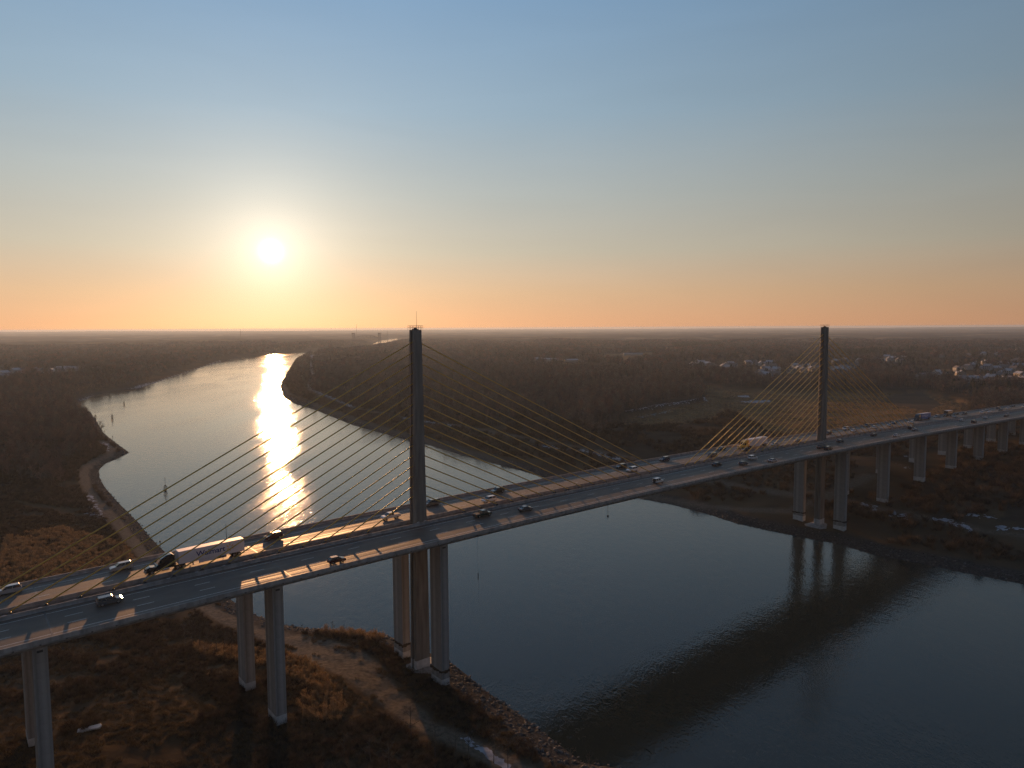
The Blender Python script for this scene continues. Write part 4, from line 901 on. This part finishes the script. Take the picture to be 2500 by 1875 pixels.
FAR = [((21.7,1451),'suv','silver','silver SUV cut near the left edge of the picture'), ((298,1393),'suv','silver','silver SUV ahead of the black semi truck'), ((669.4,1317),'suv','maroon','dark red SUV right behind the white trailer'), ((957,1267),'pickup','white','white pickup passing the near pylon'), ((1058.6,1234),'van','van','tan-grey van just right of the near pylon'), ((1197.5,1225.8),'suv','white','white SUV in the inner lane right of the near pylon'), ((1218,1203.6),'suv','green','dark green SUV in the outer lane above the white SUV'),
 ((1520,1144),'suv','black','black SUV beside a white SUV at mid span'), ((1547,1151.4),'suv','white','white SUV beside a black SUV at mid span'), ((1626,1125.8),'suv','navy','dark SUV alone in the far outer lane at mid span'), ((1742.6,1116.7),'van','black','black minivan ahead of the gold semi truck in the inner lane'), ((1764.3,1099.6),'sedan','black','black sedan ahead of the gold semi truck in the outer lane'), ((1824,1101.4),'sedan','black','black sedan beside the gold cab'), ((1895.4,1088.7),'sedan','silver','grey car behind the white trailer of the gold truck'), ((1950.8,1079.4),'sedan','bronze','dark bronze car just left of the far pylon foot'),
 ((2024.8,1061),'suv','black','black SUV just right of the far pylon on the far carriageway'), ((2068,1049.5),'suv','white','white SUV in the outer lane right of the far pylon'), ((2086.5,1054.3),'sedan','white','white sedan in the inner lane right of the far pylon'), ((2119.7,1042),'suv','grey','dark grey SUV between two white cars beyond the far pylon'), ((2136,1046),'sedan','white','second white sedan in the inner lane beyond the far pylon'), ((2176,1040.7),'sedan','silver','silver car beside a navy car in the far carriageway'), ((2185.5,1035.3),'sedan','navy','navy car behind a silver car in the far carriageway'), ((2227.5,1033.2),'suv','white','white SUV in front of the blue trailer'),
 ((2240,1027),'sedan','navy','dark blue sedan beside the blue trailer'), ((2266,1023),'sedan','navy','dark car at the rear corner of the blue trailer'), ((2279,1018.5),'suv','silver','silver SUV right behind the blue trailer'), ((2327,1018.5),'sedan','silver','silver car just behind the small box truck'), ((2329.6,1012),'sedan','black','black car following the small box truck in the outer lane'), ((2350,1012),'suv','black','lone black SUV behind the small box truck'), ((2393,1008),'suv','white','white SUV leading the tight pack near the right edge'), ((2402,1001),'sedan','silver','silver car hidden at the back of the tight pack'), ((2411,1006.7),'sedan','white','white car trailing the tight pack near the right edge'), ((2431.6,998.8),'suv','black','black SUV behind the tight pack, outer lane'), ((2438,1002.7),'sedan','black','black sedan behind the tight pack, inner lane'), ((2457,998),'sedan','white','white sedan with bright lamps close to the right edge'), ((2469,993),'sedan','black','dark sedan in the outer lane close to the right edge'), ((2496,994),'suv','white','white SUV cut by the right edge')]
NEARSET = {n[0] for n in NEAR}
for c in NEAR + FAR: car(*c)

# ---- heavy trucks: forward is +x, front bumper at x = 0
def text_mesh(body, size, mat, bold=.02):
    cu = bpy.data.curves.new('lettering', 'FONT'); cu.body = body; cu.size = size; cu.offset = bold; cu.extrude = .01; cu.align_x = 'CENTER'; cu.align_y = 'CENTER'
    o = bpy.data.objects.new('lettering', cu); SC.collection.objects.link(o); dg = bpy.context.evaluated_depsgraph_get()
    me = bpy.data.meshes.new_from_object(o.evaluated_get(dg)); bpy.data.objects.remove(o); me.materials.clear(); me.materials.append(mat); return me
BLUEINK = M('blue_lettering', (.015,.05,.22), .5, var=.05, scale=3); YELINK = M('yellow_emblem', (.62,.33,.02), .5, var=.05, scale=3); PALEINK = M('pale_emblem', (.45,.6,.72), .5, var=.05, scale=3)
def semi(t_front, t_rear, o, cabcol, trailer_mat, label, trailer_len, sign=None):
    e = place('semi_truck', t_front, o, -1); tag(e, label, 'truck', 'trucks on the far carriageway'); cm = CP[cabcol]
    loft([(-2.6,.75),(-2.6,1.55),(-1.0,1.75),(-.25,1.62),(-.02,1.35),(0,.45),(-.4,.4),(-2.6,.55)], 2.0, .2).build('hood', cm, e)
    cab_o = loft([(-6.2,.9),(-6.2,3.55),(-5.6,3.95),(-4.6,3.9),(-3.2,3.15),(-2.65,2.05),(-2.3,1.85),(-2.3,.8),(-3.0,.7)], 2.45, .14).build('cab', cm, e)
    MB().add([(-2.56,-.98,2.0),(-2.56,.98,2.0),(-3.12,.85,2.98),(-3.12,-.85,2.98)], [(0,1,2,3)]).rings([[(-2.55,-.98,2.0),(-2.55,.98,2.0),(-3.10,.85,3.0),(-3.10,-.85,3.0)], [(-2.62,-.98,1.98),(-2.62,.98,1.98),(-3.17,.85,2.97),(-3.17,-.85,2.97)]]).build('windscreen', GLASS, cab_o)
    for s in (1,-1):
        MB().box(-4.0,-2.9,s*1.225-.02,s*1.225+.02,2.0,2.75).build('side_window', GLASS, cab_o)
        MB().box(-2.75,-2.55,s*1.42-.14,s*1.42+.14,1.9,2.6).build('side_mirror', CHASSIS, cab_o)
        MB().box(-.12,.03,s*.78-.18,s*.78+.18,.78,1.05).build('headlight', LAMP, e)
        MB().tube((-4.9,s*1.0,.72), (-3.3,s*1.0,.72), .34, n=12).build('fuel_tank', CHROME, e)
        MB().tube((-6.35,s*.95,.9), (-6.35,s*.95,3.9), .09, n=8).build('exhaust_stack', CHROME, e)
    MB().box(-.06,.12,-1.15,1.15,.35,.72).build('bumper', CHROME, e); MB().box(-.04,.04,-.5,.5,.8,1.4).build('grille', CHASSIS, e)
    MB().box(-8.6,-2.2,-.45,.45,.62,.92).build('chassis', CHASSIS, e)
    wheels(e, (-1.25,), .5, 1.02, .3); wheels(e, (-6.7,-8.0), .5, .98, .55)
    x1 = -7.0; x0 = x1 - trailer_len
    tb = MB().rings([[(x0,-1.28,1.12),(x1,-1.28,1.12),(x1,1.28,1.12),(x0,1.28,1.12)], [(x0,-1.3,1.2),(x1,-1.3,1.2),(x1,1.3,1.2),(x0,1.3,1.2)], [(x0,-1.3,4.02),(x1,-1.3,4.02),(x1,1.3,4.02),(x0,1.3,4.02)], [(x0+.06,-1.22,4.1),(x1-.06,-1.22,4.1),(x1-.06,1.22,4.1),(x0+.06,1.22,4.1)]]).build('trailer_box', trailer_mat, e)
    MB().box(x0+.2,x1-1.5,-.5,.5,.85,1.1).build('trailer_chassis', CHASSIS, e)
    for s in (1,-1):
        MB().box(x1-3.3,x1-3.05,s*.9-.08,s*.9+.08,.15,1.1).build('landing_leg', STEEL_P, e)
        MB().box(x0+4.4,x1-4.4,s*1.22-.02,s*1.22+.02,.45,1.09).build('side_skirt', trailer_mat, e)
        MB().box(x0-.03,x0+.02,s*1.0-.12,s*1.0+.12,.9,1.08).build('taillight', TAIL, e)
    MB().box(x0+.05,x0+.2,-1.1,1.1,.5,.62).build('underride_bar', STEEL_P, e)
    wheels(e, (x0+1.3, x0+2.55), .5, .98, .55)
    if sign: sign(tb, x0, x1)
    return e
TRW = M('white_trailer_panel', (.62,.63,.68), .45, var=.04, scale=.3)
def walmart(tb, x0, x1):
    me = text_mesh('Walmart', 1.75, BLUEINK, .03); y = 1.312; cx = (x0+x1)/2
    # the side seen from the camera faces +y here (truck runs towards -t), words read along -x
    o = share('lettering', me, tb, (cx+.35, y, 2.62), (math.pi/2, 0, math.pi)); o.scale = (1.05, 1.0, 1.0)
    pet = MB()
    prof = [(.32,.0),(.38,.09),(.85,.12),(.95,.0),(.85,-.12),(.38,-.09)]
    pm = MB().prism(prof, -.012, .012).mesh('spark_petal', YELINK)
    for k in range(6): share('spark_petal', pm, tb, (cx-4.15, y, 2.72), (0, math.pi/2 + k*math.pi/3, 0))
    MB().box(cx-3.2, cx-.9, 1.225, 1.262, .62, .92).build('side_panel', CHASSIS, tb)
def smile(tb, x0, x1):
    mb = MB(); cx = (x0+x1)/2; n = 14
    up = [(cx-3.0*math.cos(math.pi*(i/n)*.8+.3), 2.2+.9*(1-math.sin(math.pi*(i/n)*.8+.3))) for i in range(n+1)]
    mb.rings([[(x,1.305,z-.12),(x,1.325,z-.12),(x,1.325,z+.14),(x,1.305,z+.14)] for x, z in up]); mb.build('curved_emblem', PALEINK, tb)
semi(-69.0, -47, -6.6, 'black', TRW, 'black semi truck pulling a white trailer lettered in blue with a spark', 15.2, walmart)
semi(175.2, 197, -10.9, 'gold', TRW, 'gold cab semi truck pulling a plain white trailer before the far pylon', 14.4)
semi(374.0, 397, -14.0, 'black', CP['sky'], 'semi truck with a blue trailer bearing a pale curved mark', 14.6, smile)
# small box truck
t, o = on_road((2298,1019), 0); e = place('box_truck', 421, -13.6, -1); tag(e, 'small box truck with brown cab behind the blue trailer', 'truck', 'trucks on the far carriageway')
loft([(-2.4,.6),(-2.4,2.5),(-1.6,2.6),(-.9,1.75),(-.1,1.4),(0,.5),(-2.2,.45)], 2.1, .12).build('cab', CP['brown'], e); MB().box(-1.35,-1.28,-.85,.85,1.75,2.4).build('windscreen', GLASS, e)
MB().box(-10.5,-2.6,-1.25,1.25,1.0,3.75).build('cargo_box', CP['brown'], e); MB().box(-10.55,-2.55,-1.27,1.27,3.752,3.84).build('box_roof', TRW, e); MB().box(-10.4,-.6,-.5,.5,.5,.9).build('chassis', CHASSIS, e)
wheels(e, (-1.1,), .45, .95, .28); wheels(e, (-8.3,), .45, .95, .5)
for s in (1,-1): MB().box(-.08,.04,s*.75-.16,s*.75+.16,.8,1.02).build('headlight', LAMP, e)
# ------------------------------------------------------------------ haze
hzm = bpy.data.materials.new('thin_haze'); hzm.use_nodes = True; nn = hzm.node_tree.nodes; nn.remove(nn['Principled BSDF'])
pv = nn.new('ShaderNodeVolumePrincipled'); pv.inputs['Color'].default_value = (.50,.65,.86,1); pv.inputs['Density'].default_value = 6.0e-5; pv.inputs['Anisotropy'].default_value = .36
hzm.node_tree.links.new(pv.outputs[0], nn['Material Output'].inputs['Volume'])
hb = MB().box(-24000, 24000, -200, 27000, -9, 105.2).build('haze', hzm); tag(hb, kind='stuff')
